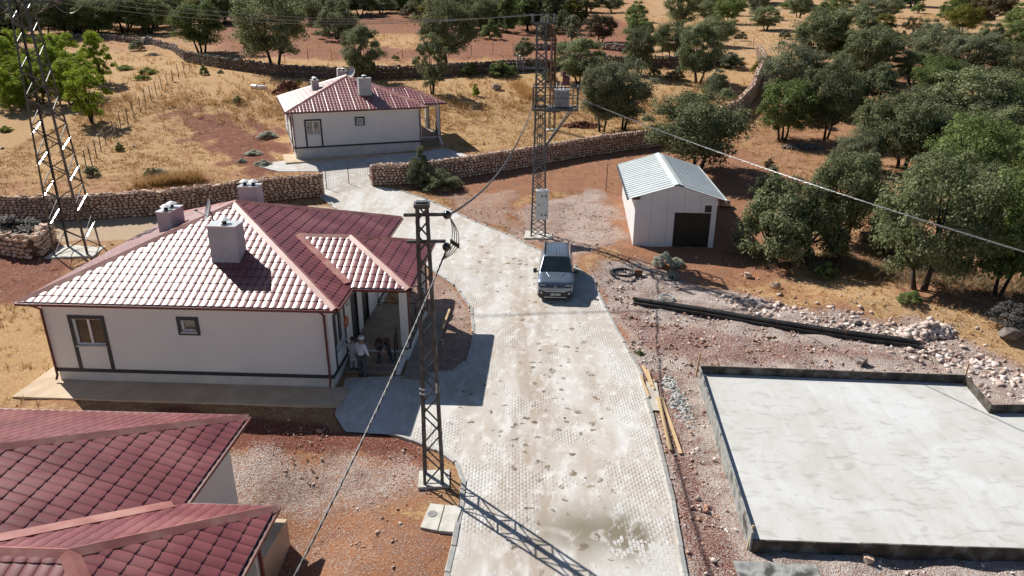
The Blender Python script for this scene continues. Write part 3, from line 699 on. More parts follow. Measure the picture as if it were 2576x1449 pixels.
h3 = house('house', 'nearest house at the lower left corner, mostly its dark red roof showing', (-19.7, 7.2, -1.42), R(-2.47), .15, 3)
# satellite dishes on the roofs
M_dish = mat('dish_paint', [(.4, .41, .43), (.5, .5, .52)], .5, 5)
def dish(hroot, lab, lx, ly):
    p = hroot.matrix_basis @ Vector((lx, ly, ZE+SL*(ly+OV)+.05))
    t = thing('satellite_dish', lab, 'satellite dish', p, hroot.rotation_euler[2], 'satellite dishes on the roofs')
    m = MB(); m.tube([(0, 0, 0), (0, 0, .45), (-.12, .12, .62)], .025, 8); m.tube([(.25, -.1, -.03), (0, 0, .35)], .015, 6); m.build('mast', M_steel, t)
    m = MB(); n = 20; rot = Euler((R(0), R(-72), R(12))).to_matrix(); pr = [(.46*i/5, .09*(i/5)**2) for i in range(1, 6)]
    m.lathe((-.12, .12, .66), pr+[(.47, .1), (.45, .075)]+[(.46*i/5, .09*(i/5)**2-.015) for i in range(4, 0, -1)], n, Euler((0, R(-72), R(32)))); m.build('dish', M_dish, t)
    m = MB(); m.tube([(-.12, .12, .3), (-.62, .0, .62)], .014, 6); m.box((-.64, 0, .66), (.1, .07, .07)); m.build('feed_arm', M_steel, t)
dish(h1, 'grey satellite dish on the front slope of the roof behind the big chimney', 5.2, 3.9)
dish(h2, 'thin edge-on satellite dish on the far house roof beside its chimney', 6.0, 4.6)
# orange cable ring hanging on the porch window of the near house
p = h1.matrix_basis @ Vector((HW+.12, 1.75, 2.3))
m = MB(p)
for k in range(3): m.tube([p+Vector((.02*k, .22*math.cos(a/16*2*math.pi)*(1+.06*k), .22*math.sin(a/16*2*math.pi)*(1-.05*k))) for a in range(17)], .022, 6)
o = m.build('hose_coil', mat('orange_hose', [(.6, .14, .03)], .5), None); o.location = p
tag(o, 'small orange coil hanging by the porch window of the near house', 'hose coil')
# ------------------------------------------------------------------ lattice poles and lines
M_peb = mat('pad_concrete', [(.5, .48, .42), (.66, .63, .57)], .9, 3, bump=.3, bscale=25)
def angle_iron(m, p, q, w, cx, cy):
    """L section leg whose corner points away from the pole centre"""
    p, q = Vector(p), Vector(q); sx, sy = (1 if p.x > cx else -1), (1 if p.y > cy else -1)
    t = w*.16
    m.bar(p-Vector((sx*w/2, 0, 0)), q-Vector((sx*w/2, 0, 0)), w, t, up=(0, 1, 0)); m.bar(p-Vector((0, sy*w/2, 0)), q-Vector((0, sy*w/2, 0)), t, w, up=(0, 1, 0))
def lattice(name, label, cat, base, H, w0, w1, nseg, leg=.09, br=.05, M=None, rz=0, depth=None, group=None, knee=None, shiny=None, pad=1.3, double=False):
    """tapered four-legged lattice with zigzag bracing; knee=(z, w): straight above z with width w"""
    M = M or M_pole; t = thing(name, label, cat, base, rz, group); dy = depth or 1
    m = MB(); m.box((0, 0, -.14), (pad, pad*.9, .4)); m.build('footing', M_peb, t)
    def wid(z):
        if knee: return w0+(knee[1]-w0)*z/knee[0] if z < knee[0] else knee[1]+(w1-knee[1])*(z-knee[0])/(H-knee[0])
        return w0+(w1-w0)*z/H
    zs = [0]; step0 = H/nseg
    ws = sum(wid(H*(i+.5)/nseg) for i in range(nseg)); z = 0
    for i in range(nseg): z += H*wid(H*(i+.5)/nseg)/ws; zs.append(z)
    cor = lambda z, i: Vector(((-1, 1, 1, -1)[i]*wid(z)/2, (-1, -1, 1, 1)[i]*wid(z)/2*dy, z))
    for i in range(4):
        m = MB(); lv = [0]+([knee[0]] if knee else [])+[H]
        for a, b in zip(lv, lv[1:]): angle_iron(m, cor(a, i), cor(b, i), leg, 0, 0)
        m.build('leg', M, t)
    for f in range(4):
        for k in range(nseg):
            a, b = (f, (f+1) % 4) if (k+f) % 2 == 0 else ((f+1) % 4, f)
            p, q = cor(zs[k], a), cor(zs[k+1], b)
            m = MB(); m.bar(p, q, br, br*.45, up=(0, 1, 0) if f % 2 == 0 else (1, 0, 0)); m.build('brace', M if not (shiny and k % 2 == 0 and f % 2 == 0) else shiny, t)
            if double and (f % 2 == 0):
                p, q = cor(zs[k], b), cor(zs[k+1], a); m = MB(); m.bar(p, q, br, br*.4, up=(0, 1, 0)); m.build('brace', M, t)
    for z in ([knee[0]] if knee else [])+[H-.02]:
        m = MB()
        for i in range(4): m.bar(cor(z, i), cor(z, (i+1) % 4), br*1.2)
        m.build('collar', M, t)
    return t, wid
def catenary(a, b, sag, n=24):
    a, b = Vector(a), Vector(b); return [a.lerp(b, i/n)-Vector((0, 0, sag*4*(i/n)*(1-i/n))) for i in range(n+1)]
def cable(name, label, pts, r, M, group=None, cat='cable'):
    p0 = Vector(pts[0]); m = MB(p0); m.tube(pts, r, 6); o = m.build(name, M); o.location = p0; return tag(o, label, cat, group)
def twisted(name, label, pts, r, M, group=None, cat='cable'):
    """bundle of insulated conductors twisted round each other"""
    pts = [Vector(p) for p in pts]; D = [0]
    for a, b in zip(pts, pts[1:]): D.append(D[-1]+(b-a).length)
    n = int(D[-1]/.09); P = []; j = 0
    for i in range(n+1):
        s = D[-1]*i/n
        while j < len(pts)-2 and D[j+1] < s: j += 1
        P.append(pts[j].lerp(pts[j+1], (s-D[j])/max(1e-6, D[j+1]-D[j])))
    p0 = P[0]; t = thing(name, label, cat, p0, 0, group)
    for k in range(3):
        Q = []
        for i, p in enumerate(P):
            d = (P[min(i+1, n)]-P[max(i-1, 0)]).normalized(); a = d.cross(Vector((0, 0, 1))).normalized(); b = a.cross(d); w = i*.09/.75*2*math.pi+k*2.094
            Q.append(p+(a*math.cos(w)+b*math.sin(w))*r*.6)
        m = MB(p0); m.tube(Q, r*.5, 5); m.build('conductor', M, t)
# pole beside the near house
pb_ = at(1092, 1208); PB = Vector((pb_.x, pb_.y, 0.02))
t, wid = lattice('lattice_pole', 'dark lattice steel pole in front of the near house porch', 'utility pole', PB, 8.75, .62, .33, 15, leg=.085, br=.045, rz=R(4), pad=.95)
m = MB(); m.bar((-.5, 0, 8.5), (.55, 0, 8.5), .08); m.build('crossarm', M_pole, t)
m = MB(); m.bar((-.45, 0, 7.75), (.6, 0, 7.75), .08); m.build('crossarm', M_pole, t)
m = MB(); m.box((0, 0, 8.78), (.42, .38, .09)); m.box((0, 0, 8.85), (.3, .2, .05)); m.build('pole_cap', M_steel, t)
for z, x in ((8.5, .66), (7.6, .62)):
    m = MB(); m.lathe((x, -.05, z), [(.03, -.11), (.10, -.08), (.12, 0), (.08, .06), (.03, .11)], 14, Euler((R(70), 0, 0))); m.build('insulator', mat('black_glazed_porcelain', [(.01, .01, .012)], .12, spec=1), t)
for k in range(4):
    m = MB(); a = Vector((.72, -.05, 8.45)); b = Vector((.5, -.1, 7.25)); c = a.lerp(b, .5)+Vector((.32+.12*k, -.1*k, -.05*k))
    m.tube([a.lerp(c, s)*(1-s)+c.lerp(b, s)*s for s in [i/14 for i in range(15)]], .012, 5); m.build('jumper_wire', M_alcable, t)
    m = MB(); m.box(c*.5+a.lerp(b, .65)*.5, (.07, .06, .12)); m.build('connector', M_black, t)
# reflective sticker strips half way up
PBW = lambda v: t.matrix_basis @ Vector(v)
for z in (3.2, 3.35):
    m = MB(); m.box((-.22, -.27, z), (.16, .02, .05), ry=.3); m.box((.2, -.27, z+.1), (.05, .02, .18)); m.build('marker_strip', M_white, t)
# near cable: from the lower arm down past the camera to the lower left
a = PBW((.6, -.1, 7.5)); b = atd(705, 1449, 12.5); d = (b-a); c = a+d*1.5
pts = [a.lerp(c, s/30)-Vector((0, 0, .55*4*(s/30)*(1-s/30))) for s in range(31)]
twisted('overhead_cable', 'twisted black cable running from the near pole to the lower left of the picture', pts, .024, M_cable)
# transformer tower
tb = at(1354, 592); TB = Vector((tb.x, tb.y, tb.z)); TH = 12.35
t2, wid2 = lattice('transformer_tower', 'tall grey lattice tower carrying a transformer platform beside the van', 'utility tower', TB, TH, .95, .62, 22, leg=.09, br=.045, M=M_steel, rz=R(-3), pad=1.7, knee=(8.2, .62), double=True)
m = MB(); zt = TH+.05
m.bar((-.55, -.35, zt), (.75, -.35, zt), .1); m.bar((-.55, .35, zt), (.75, .35, zt), .1)
for x in (-.5, .1, .7): m.bar((x, -.4, zt+.07), (x, .5, zt+.07), .08)
m.build('top_crossarm', M_steel, t2)
M_ins = mat('insulator_grey', [(.1, .11, .12), (.2, .2, .21)], .25, spec=1)
def insulator(root, p, h=.42, tilt=(0, 0, 0), r=.075, nshed=5):
    m = MB(); pr = []
    for i in range(nshed): pr += [(r*.4, h*i/nshed), (r, h*(i+.35)/nshed), (r*.4, h*(i+.7)/nshed)]
    m.lathe(p, pr+[(.02, h)], 10, Euler(tilt)); m.build('insulator', M_ins, root)
for x in (-.5, 0, .35, .7):
    for y in (-.38, .42): insulator(t2, (x, y, zt+.1))
for k, x in enumerate((-1.35, -1.18, -1.0)):    # surge arresters
    insulator(t2, (x, -.2-.1*k, TH-2.3-.08*k), .75, (0, 0, 0), .07, 9)
m = MB(); m.bar((-1.4, -.3, TH-2.35), (.3, -.3, TH-2.35), .1); m.bar((-1.3, -.1, TH-2.3), (.3, -.1, TH-2.3), .05); m.build('arrester_arm', M_steel, t2)
m = MB()
for x in (.25, .45, .65): m.tube([(x, -.3, zt), (x+.1, -.2, TH-2.2), (x+.35, -.2, TH-4.4)], .015, 5)
m.build('red_wire', mat('red_insulation', [(.3, .06, .05)], .6), t2)
for k in range(3): insulator(t2, (.55+.2*k, -.2, TH-4.6), .5, (R(15), R(60), 0), .09, 6)
m = MB(); m.bar((.3, -.1, TH-4.75), (1.15, -.1, TH-4.75), .08); m.bar((.3, -.35, TH-4.75), (1.15, -.35, TH-4.75), .05); m.build('fuse_arm', M_steel, t2)
# platform
PZ0 = 7.75; x0, x1, y0, y1 = -.42, 2.15, -.75, .75
m = MB()
for a, b in (((x0, y0), (x1, y0)), ((x0, y1), (x1, y1)), ((x0, y0), (x0, y1)), ((x1, y0), (x1, y1)), ((.8, y0), (.8, y1)), ((1.6, y0), (1.6, y1))): m.bar((*a, PZ0), (*b, PZ0), .07, .14)
m.bar((x1-.3, y0, PZ0), (.35, -.3, PZ0-2.2), .07); m.bar((x1-.3, y1, PZ0), (.35, .3, PZ0-2.2), .07); m.build('platform_frame', M_steel, t2)
m = MB(); m.bb((.4, y0+.1, PZ0+.05), (1.9, y1-.1, PZ0+.08)); m.build('platform_deck', M_steel, t2)
for a, b in (((x0, y0), (x1, y0)), ((x0, y1), (x1, y1)), ((x0, y0), (x0, y1)), ((x1, y0), (x1, y1))):
    m = MB(); m.bar((*a, PZ0+1.25), (*b, PZ0+1.25), .06); m.bar((*a, PZ0+.65), (*b, PZ0+.65), .04) if a[0] != b[0] or 1 else 0; m.build('guard_rail', M_steel, t2)
for x, y in ((x0, y0), (x1, y0), (x0, y1), (x1, y1), (.7, y0), (1.9, y1)):
    m = MB(); m.bar((x, y, PZ0), (x, y, PZ0+1.25), .06); m.build('guard_post', M_steel, t2)
m = MB()
for k in range(3): m.tube([(-.1+.12*k, .1, 7.6), (-.15+.12*k, -.1, 5), (-.1+.1*k, 0, 2.6)], .022, 6)
m.build('down_cable', M_cable, t2)
m2 = t2.matrix_basis
tr = thing('transformer', 'pale grey oil transformer sitting on the tower platform', 'transformer', m2 @ Vector((1.25, 0, PZ0+.08)), R(-3))
M_trf = mat('transformer_paint', [(.42, .45, .48), (.52, .54, .56)], .5, 4)
m = MB(); m.bb((-.42, -.4, .05), (.42, .3, .95)); m.build('tank', M_trf, tr)
for k in range(9):
    m = MB(); m.bb((-.38+.09*k, -.52, .15), (-.35+.09*k, -.4, .85)); m.build('cooling_fin', M_trf, tr)
m = MB(); m.bb((-.46, -.44, .95), (.46, .34, 1.0)); m.build('lid', M_trf, tr)
for k in range(3):
    insulator(tr, (-.3+.22*k, .1, 1.0), .4, (0, 0, 0), .07, 4)
m = MB(); m.box((.2, 0, 1.5), (.42, .36, .42), rx=.3); m.box((.05, .05, 1.85), (.2, .3, .3), rz=.3); m.build('bushing_cover', mat('maroon_plastic', [(.14, .04, .05)], .6), tr)
# cabinet on the tower
cbp = m2 @ Vector((.22, -.8, 1.3)); cb = thing('electrical_cabinet', 'tall pale grey electrical cabinet hung low on the transformer tower', 'electrical cabinet', cbp, R(-8))
M_cab = mat('cabinet_paint', [(.58, .6, .6), (.68, .7, .7)], .45, 3)
m = MB(); m.bb((-.36, -.22, 0), (.36, .22, 1.72)); m.build('body', M_cab, cb)
m = MB(); m.prism([(-.4, -.26), (.4, -.26), (.4, .26), (-.4, .26)], 1.72, 1.77); m.prism([(-.25, -.15), (.25, -.15), (.25, .15), (-.25, .15)], 1.77, 1.81); m.build('rain_cap', M_cab, cb)
m = MB(); m.bb((-.3, -.245, .06), (.31, -.221, 1.66)); d_ = m.build('door', M_cab, cb)
for x in (-.05, .18):
    for z in (.25, 1.4):
        m = MB(); m.bb((x, -.26, z), (x+.1, -.246, z+.12)); m.build('vent', M_steel, d_)
m = MB(); m.bb((-.2, -.28, .85), (-.17, -.246, 1.0)); m.build('handle', M_black, d_)
m = MB(); m.bar((-.25, .42, .2), (-.25, .2, .2), .05); m.bar((.2, .42, 1.5), (.2, .2, 1.5), .05); m.build('bracket', M_steel, cb)
# second, thinner pole behind
q = at(1388, 326); lattice('lattice_pole', 'thin rusty lattice pole in the straw field behind the transformer tower', 'utility pole', q, 8.6, .62, .36, 15, leg=.08, br=.045, M=mat('rusty_steel', [(.06, .05, .05), (.17, .1, .075)], .7, 3, metal=.2), rz=R(10), pad=1.2)
# big tower at the left edge
lb = at(196, 632); LB = Vector((lb.x, lb.y, lb.z)); M_lt = mat('left_tower_steel', [(.07, .075, .08), (.16, .165, .17)], .35, 4, metal=.8)
M_glint = mat('glint_bright_steel', [(.6, .62, .65), (.75, .76, .78)], .32, 3, metal=.8)  # far brighter than the tower steel: sun glint put into the colour
t3, wid3 = lattice('lattice_tower', 'tall lattice tower at the left edge with braces glinting white on its sides', 'utility tower', LB, 14.6, 1.85, .75, 20, leg=.1, br=.06, M=M_lt, rz=R(8), pad=2.6, shiny=None)
for k in range(8):  # added strips, tilted to mirror the sun as glints on the braces
    z = .9+k*.86; w = wid3(z)/2; sx = -1 if k % 2 else 1
    m = MB(); m.bar((sx*w, -w*.95, z), (sx*w, w*.95, z+.375*1.9*w), .062, .015, up=(0, -.35, .936)); m.build('glint_strip', M_glint, t3)
m = MB(); m.bar((-1.6, -.2, 13.6), (2.0, -.2, 13.6), .1); m.bar((-1.6, .2, 13.6), (2.0, .2, 13.6), .1); m.bar((-1.6, 0, 13.6), (-.3, 0, 13.0), .06); m.bar((2, 0, 13.6), (.3, 0, 13.0), .06); m.build('crossarm', M_lt, t3)
for x in (-1.5, .1, 1.9): insulator(t3, (x, 0, 13.6), .5, (R(80), 0, 0), .1, 6); insulator(t3, (x, 0, 13.65), .45)
for x in (-1.5, .2, 1.9):
    m = MB(); m.tube([Vector((x-.2, -.3, 13.5))+Vector((1.4*s, .0, -.45*4*s*(1-s))) for s in [i/12 for i in range(13)]], .02, 5); m.build('jumper_wire', M_alcable, t3)
# lines
m3 = t3.matrix_basis
for k, (xa, xb) in enumerate(((-1.5, -.5), (.1, .1), (1.9, .7))):
    a = m3 @ Vector((xa, 0, 14.1)); b = m2 @ Vector((xb, -.38, zt+.5))
    cable('power_line', ('lowest', 'middle', 'topmost')[k]+' of the three bare wires strung between the two towers', catenary(a, b, .75+.12*(2-k)), .016, M_alcable, 'bare wires between the towers', 'power line')
a = PBW((.75, .05, 8.5)); b = m2 @ Vector((x0, y0+.1, PZ0+.25))
twisted('overhead_cable', 'twisted cable climbing from the near pole to the transformer tower', catenary(a, b, .9, 30), .035, M_cable)
a = m2 @ Vector((1.3, -.45, PZ0+1.0)); b = atd(2576, 633, 21)+Vector((0, 0, .38)); c = a+(b-a)*1.35
twisted('overhead_cable', 'pale twisted cable crossing above the shed towards the right edge', [a.lerp(c, s/30)-Vector((0, 0, .5*4*(s/30)*(1-s/30))) for s in range(31)], .026, M_alcable)
# sagging shadow wire over the road: service line running along the right side of the frame, outside the view
# ------------------------------------------------------------------ shed
sh = thing('shed', 'white panel shed with ribbed pitched metal roof and dark doorway', 'shed', (7.25, 41.0, .35), R(-4))
M_pan = mat('white_sandwich_panel', [(.7, .71, .73), (.76, .76, .77)], .5, .8)
M_rib = mat('pale_ribbed_sheet', [(.62, .67, .67), (.72, .76, .75)], .38, 1.2, spec=.7)
SWd, SDp, SH, SR = 4.75, 9.4, 3.05, 3.78
door = (2.33, 4.45, .0, 2.13); wdw = (4.05, 4.45, 2.17, 2.6)
npan = 5
for k in range(npan):
    a, b = SWd*k/npan+.006, SWd*(k+1)/npan-.006
    hs = []
    for (u0, u1, z0, z1) in (door, wdw):
        lo_, hi_ = max(a, u0), min(b, u1)
        if hi_ > lo_: hs.append((lo_, hi_, z0, z1))
    m = MB(); wall_panels(m, 'y-', 0, a, b, 0, SH-.02, hs, .08)
    za = SH+(SR-SH)*(1-abs((a-SWd/2)/(SWd/2))); zb_ = SH+(SR-SH)*(1-abs((b-SWd/2)/(SWd/2)))
    top = [(a, 0, SH-.02), (b, 0, SH-.02), (b, 0, zb_-.04), (a, 0, za-.04)]
    if a < SWd/2 < b: top = [(a, 0, SH-.02), (b, 0, SH-.02), (b, 0, zb_-.04), (SWd/2, 0, SR-.04), (a, 0, za-.04)]
    n = len(top); m.add(top+[(x, .08, z) for x, y, z in top], [tuple(range(n)), tuple(range(2*n-1, n-1, -1))]+[(i, n+i, n+(i+1) % n, (i+1) % n) for i in range(n)])
    m.build('wall_panel', M_pan, sh)
for k in range(9):
    a, b = SDp*k/9, SDp*(k+1)/9-.012
    for x in (0, SWd):
        m = MB(); m.bb((x, a+.085, 0), (x+(.08 if x == 0 else -.08), b+.085, SH)); m.build('wall_panel', M_pan, sh)
m = MB(); m.bb((.01, SDp+.09, 0), (SWd-.01, SDp+.17, SH)); m.build('wall_panel', M_pan, sh)
m = MB(); m.bb((-.03, -.03, -.9), (SWd+.03, SDp+.2, -.003)); m.build('plinth', M_conc, sh)
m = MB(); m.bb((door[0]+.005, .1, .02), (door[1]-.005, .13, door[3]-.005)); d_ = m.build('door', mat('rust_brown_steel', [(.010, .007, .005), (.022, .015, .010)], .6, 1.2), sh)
m = MB(); m.box((3.4, .08, .85), (.06, .04, .03)); m.build('handle', M_steel, d_)
m = MB(); m.bb((wdw[0], .1, wdw[2]), (wdw[1], .13, wdw[3])); m.build('window', M_black, sh)
m = MB(); ins = [(.3, .3, 0), (SWd-.3, .3, 0), (SWd-.3, SDp-.2, SH-.1)]; m.bb((.15, .2, .01), (SWd-.15, SDp, SH-.1)); m.build('dark_inner_box', M_black, sh)  # solid black box standing in for the dark inside
ro = thing('roof', None, None); ro.parent = sh; RO, RF = .42, .16
for sd in (0, 1):
    nseg = 19; ln = SDp+RF*2; cw = ln/nseg
    for k in range(nseg):
        y = -RF+k*cw
        xe, xr = (-RO, SWd/2) if sd == 0 else (SWd+RO, SWd/2)
        zl = SR-(SR-SH)*(abs(xe-xr)/(SWd/2))
        pr = [(0, 0), (cw*.62, 0), (cw*.68, .045), (cw*.94, .045), (cw, 0)]
        m = MB(); vs = []
        for x, z in ((xe, zl+.03), (xr, SR+.03)): vs += [(x, y+a, z+h) for a, h in pr]+[(x, y+a, z+h-.02) for a, h in pr]
        fs = [(i, i+1, 10+i+1, 10+i) for i in range(4)]+[(5+i, 15+i, 16+i, 6+i) for i in range(4)]+[(i, 5+i, 6+i, i+1) for i in range(4)]+[(10+i, 11+i, 16+i, 15+i) for i in range(4)]
        m.add(vs, fs); me = m.mesh('roof_sheet', M_rib); fixn(me); link('roof_sheet', me, ro)
m = MB(); y_ = -RF-.01
m.add([(SWd/2-.28, y_, SR+.01), (SWd/2, y_, SR+.1), (SWd/2+.28, y_, SR+.01), (SWd/2-.28, y_+ln, SR+.01), (SWd/2, y_+ln, SR+.1), (SWd/2+.28, y_+ln, SR+.01)], [(0, 1, 4, 3), (1, 2, 5, 4)]); m.build('ridge_cap', M_rib, ro)
for x, w in ((-RO-.05, .1), (SWd+RO+.04, .09)):
    zl = SH-(SR-SH)*RO/(SWd/2)
    m = MB(); m.bar((x, -RF, zl+.0), (x, SDp+RF, zl+.0), w, .1); m.build('gutter', M_rib if x > 0 else M_steel, sh)
m = MB(); m.bar((-.2, -.06, SH-.12), (.25, -.06, SH-.1), .1, .12); m.bar((SWd-.02, -.06, SH-.1), (SWd+.35, -.06, SH-.15), .1, .12); m.build('purlin_end', mat('dark_red_steel', [(.12, .03, .02)], .6), sh)
# ------------------------------------------------------------------ foundation slab with formwork
ZS = .42
def sp(x, y, z=ZS): return atz(x, y, z)
bl, br_, n1, n2, fl = sp(1762, 940), sp(2425, 965), sp(2488, 1040), sp(2620, 1040), sp(1893, 1358)
fr = fl+(sp(2576, 1392)-fl)*1.25; rr = n2+(n2-n1)*1.0
poly = [bl, br_, n1, rr, Vector((rr.x, fr.y, ZS)), fl][::-1]
fnd = thing('foundation_slab', 'fresh pale concrete foundation slab inside dark timber formwork at lower right', 'foundation', (fl.x, fl.y, 0))
M_slab = bpy.data.materials.new('trowelled_concrete')
def slab_mat(m):
    m.use_nodes = True; t = m.node_tree; P = t.nodes['Principled BSDF']; L = t.links.new
    tc = nn(t, 'ShaderNodeTexCoord')
    def noi(sc, det, st=(1, 1, 1), dis=0.):
        mp = nn(t, 'ShaderNodeMapping'); mp.inputs['Scale'].default_value = st; mp.inputs['Rotation'].default_value = (0, 0, .25); L(tc.outputs['Object'], mp.inputs[0])
        n = nn(t, 'ShaderNodeTexNoise'); n.inputs['Scale'].default_value = sc; n.inputs['Detail'].default_value = det; n.inputs['Distortion'].default_value = dis; L(mp.outputs[0], n.inputs['Vector']); return n.outputs['Fac']
    def ramp(f, ps):
        r = nn(t, 'ShaderNodeValToRGB'); e = r.color_ramp.elements
        while len(e) < len(ps): e.new(.5)
        for i, (p_, c_) in enumerate(ps): e[i].position = p_; e[i].color = (*c_, 1)
        L(f, r.inputs[0]); return r.outputs[0]
    def mix(f, a, b, mode='MIX'):
        n = nn(t, 'ShaderNodeMix', data_type='RGBA', blend_type=mode)
        if isinstance(f, float): n.inputs[0].default_value = f
        else: L(f, n.inputs[0])
        L(a, n.inputs[6]); L(b, n.inputs[7]); return n.outputs[2]
    c1 = ramp(noi(.35, 8, dis=.8), [(.36, (.50, .485, .445)), (.5, (.555, .55, .53)), (.64, (.63, .64, .645))])
    c2 = ramp(noi(.9, 9, (1.6, .45, 1), 1.5), [(.3, (.50, .485, .45)), (.5, (.6, .595, .575)), (.7, (.66, .67, .67))])
    c = mix(.4, c1, c2)
    ln = nn(t, 'ShaderNodeTexNoise'); lines = noi(1.1, 3, (1.5, .3, 1), .5)   # thin trowel ridges: iso-lines of a stretched noise
    sub = nn(t, 'ShaderNodeMath', operation='SUBTRACT'); L(lines, sub.inputs[0]); sub.inputs[1].default_value = .5
    ab = nn(t, 'ShaderNodeMath', operation='ABSOLUTE'); L(sub.outputs[0], ab.inputs[0])
    rl = nn(t, 'ShaderNodeMapRange'); L(ab.outputs[0], rl.inputs[0]); rl.inputs[1].default_value = 0; rl.inputs[2].default_value = .009; rl.inputs[3].default_value = 1; rl.inputs[4].default_value = 0
    dk = ramp(noi(1.4, 9, (1, 2.5, 1), 1.), [(.54, (1, 1, 1)), (.7, (.78, .77, .76))]); c = mix(1., c, dk, 'MULTIPLY')
    L(c, P.inputs['Base Color']); P.inputs['Roughness'].default_value = .75
    ad = nn(t, 'ShaderNodeMath', operation='ADD'); ml = nn(t, 'ShaderNodeMath', operation='MULTIPLY'); L(rl.outputs[0], ml.inputs[0]); L(noi(.6, 2), ml.inputs[1]); L(ml.outputs[0], ad.inputs[0]); L(noi(3, 8), ad.inputs[1])
    b = nn(t, 'ShaderNodeBump'); b.inputs['Strength'].default_value = .2; b.inputs['Distance'].default_value = .03; L(ad.outputs[0], b.inputs['Height']); L(b.outputs[0], P.inputs['Normal'])
slab_mat(M_slab)
m = MB((fl.x, fl.y, 0)); m.prism([(p.x, p.y) for p in poly], -.25, ZS); m.build('slab', M_slab, fnd)
M_board = mat('greyed_formwork_board', [(.16, .17, .17), (.36, .36, .34), (.06, .06, .055)], .85, 1.8, stretch=(1, 1, 1), detail=10)
ring = [fl, bl, br_, n1, rr, Vector((rr.x, fr.y, ZS)), fl]
for k, (a, b) in enumerate(zip(ring, ring[1:])):
    L_ = (b-a).length; nb = max(1, round(L_/3.0)); u = (b-a)/L_; out = Vector((-u.y, u.x, 0))     # outward (ring runs clockwise)
    top = (.24, .34, .34, .34, .02, .02)[k]
    for i in range(nb):
        p = a+u*(L_*i/nb); q = a+u*(L_*(i+1)/nb-.008); o = out*.035
        zt0, zt1 = ZS+top+random.uniform(-.015, .015), ZS+top+random.uniform(-.015, .015)
        m = MB((fl.x, fl.y, 0)); th_ = out*.05; zb0 = -.22
        vs = [(*(p+out*.003)[:2], zb0), (*(q+out*.003)[:2], zb0), (*(q+th_)[:2], zb0), (*(p+th_)[:2], zb0), (*(p+out*.003)[:2], zt0), (*(q+out*.003)[:2], zt1), (*(q+th_)[:2], zt1), (*(p+th_)[:2], zt0)]
        m.add(vs, [(3, 2, 1, 0), (4, 5, 6, 7), (0, 1, 5, 4), (1, 2, 6, 5), (2, 3, 7, 6), (3, 0, 4, 7)]); me = m.mesh('formwork_board', M_board if k in (0,) else M_formw); fixn(me); link('formwork_board', me, fnd)  # sunlit left side gets the paler colour, shaded sides the darker one
for (x, y, h, lx, ly) in ((1752, 930, 1.0, .1, .05), (1882, 1362, .75, .12, .1), (2427, 950, .9, .05, .05), (1815, 905, .6, -.3, .0)):
    p = atz(x, y, .3); m = MB((fl.x, fl.y, 0)); m.bar((p.x, p.y, -.1), (p.x+lx, p.y+ly, h), .06, .04); m.build('stake', M_wood, fnd)
# ------------------------------------------------------------------ small things on the ground
def lying(name, lab, cat, a, b, w, h, M, z=.0, group=None, lift=.04):
    A_, B_ = at(*a), at(*b); A_ = Vector((A_.x, A_.y, hz(A_.x, A_.y)+lift+z)); B_ = Vector((B_.x, B_.y, hz(B_.x, B_.y)+lift+z))
    m = MB(A_); m.bar(A_, B_, w, h); o = m.build(name, M); o.location = A_; return tag(o, lab, cat, group)
lying('plank', 'long pale plank farthest right of the timber lying by the formwork', 'plank', (1663, 1003), (1712, 1146), .11, .04, M_wood, group='loose timber beside the road', lift=.08)
lying('plank', 'long pale plank lying just left of its twin by the formwork', 'plank', (1655, 1005), (1686, 1138), .12, .045, M_wood, .02, 'loose timber beside the road', .08)
lying('plank', 'short pale plank at the top end of the timber by the road kerb', 'plank', (1616, 925), (1640, 975), .12, .04, M_wood, .02, 'loose timber beside the road', .08)
lying('plank', 'short splintered stick leaning left of the grey board', 'plank', (1610, 950), (1632, 1005), .07, .04, M_wood, .04, 'loose timber beside the road', .08)
lying('plank', 'thin offcut lying between the upper planks', 'plank', (1628, 935), (1645, 985), .06, .03, M_wood, .01, 'loose timber beside the road', .1)
lying('board', 'flat grey board lying between the two heaps of pale planks', 'board', (1638, 965), (1650, 1036), .42, .03, M_conc, .0, None, .05)
lying('board', 'wide grey concrete-stained board at the bottom edge below the slab', 'board', (1850, 1437), (2060, 1447), .6, .05, M_board, .0, None, .06)
lying('plank', 'pale timber edge board along the porch apron of the near house', 'plank', (1113, 835), (1131, 787), .1, .1, M_wood, .06, None, .1)
for k, (x, y) in enumerate(((1108, 862), (1112, 870))):
    lying('timber_offcut', 'small timber offcut beside the apron edge board, '+('farther' if k == 0 else 'nearer')+' one', 'timber offcut', (x, y), (x+6, y-2), .1, .08, M_wood, 0, None, .1)
# pipe bundle
pa, pb2 = [(1592, 764), (1760, 789), (1950, 822), (2120, 848), (2300, 872)], None
P = [at(x, y) for x, y in pa]; P = [Vector((p.x, p.y, hz(p.x, p.y)+.1)) for p in P]
pipe = thing('pipe_bundle', 'long bundle of black plastic pipes lying on the pale rubble', 'pipe bundle', P[0])
M_pipe = mat('black_pipe_plastic', [(.012, .012, .013), (.04, .036, .033)], .5, 3, stretch=(1, 1, 1))
for oy, oz, e in ((-.17, 0, 0), (.0, .0, .4), (.17, 0, .1), (-.08, .15, .2), (.09, .15, .0)):
    m = MB(P[0]); Q = [p+Vector((e*.8 if i in (0, 4) else 0, oy, oz)) for i, p in enumerate(P)]; QQ = []
    for a, b in zip(Q, Q[1:]): QQ += [a.lerp(b, i/5) for i in range(5)]
    m.tube(QQ+[Q[-1]], .083, 10); m.build('pipe', M_pipe, pipe)
for k in (1, 2, 3):
    m = MB(P[0]); m.tube([P[k]+Vector((0, .28*math.cos(a), .06+.19*math.sin(a))) for a in [i*math.pi/8 for i in range(17)]], .012, 5); m.build('strap', M_gutter, pipe)
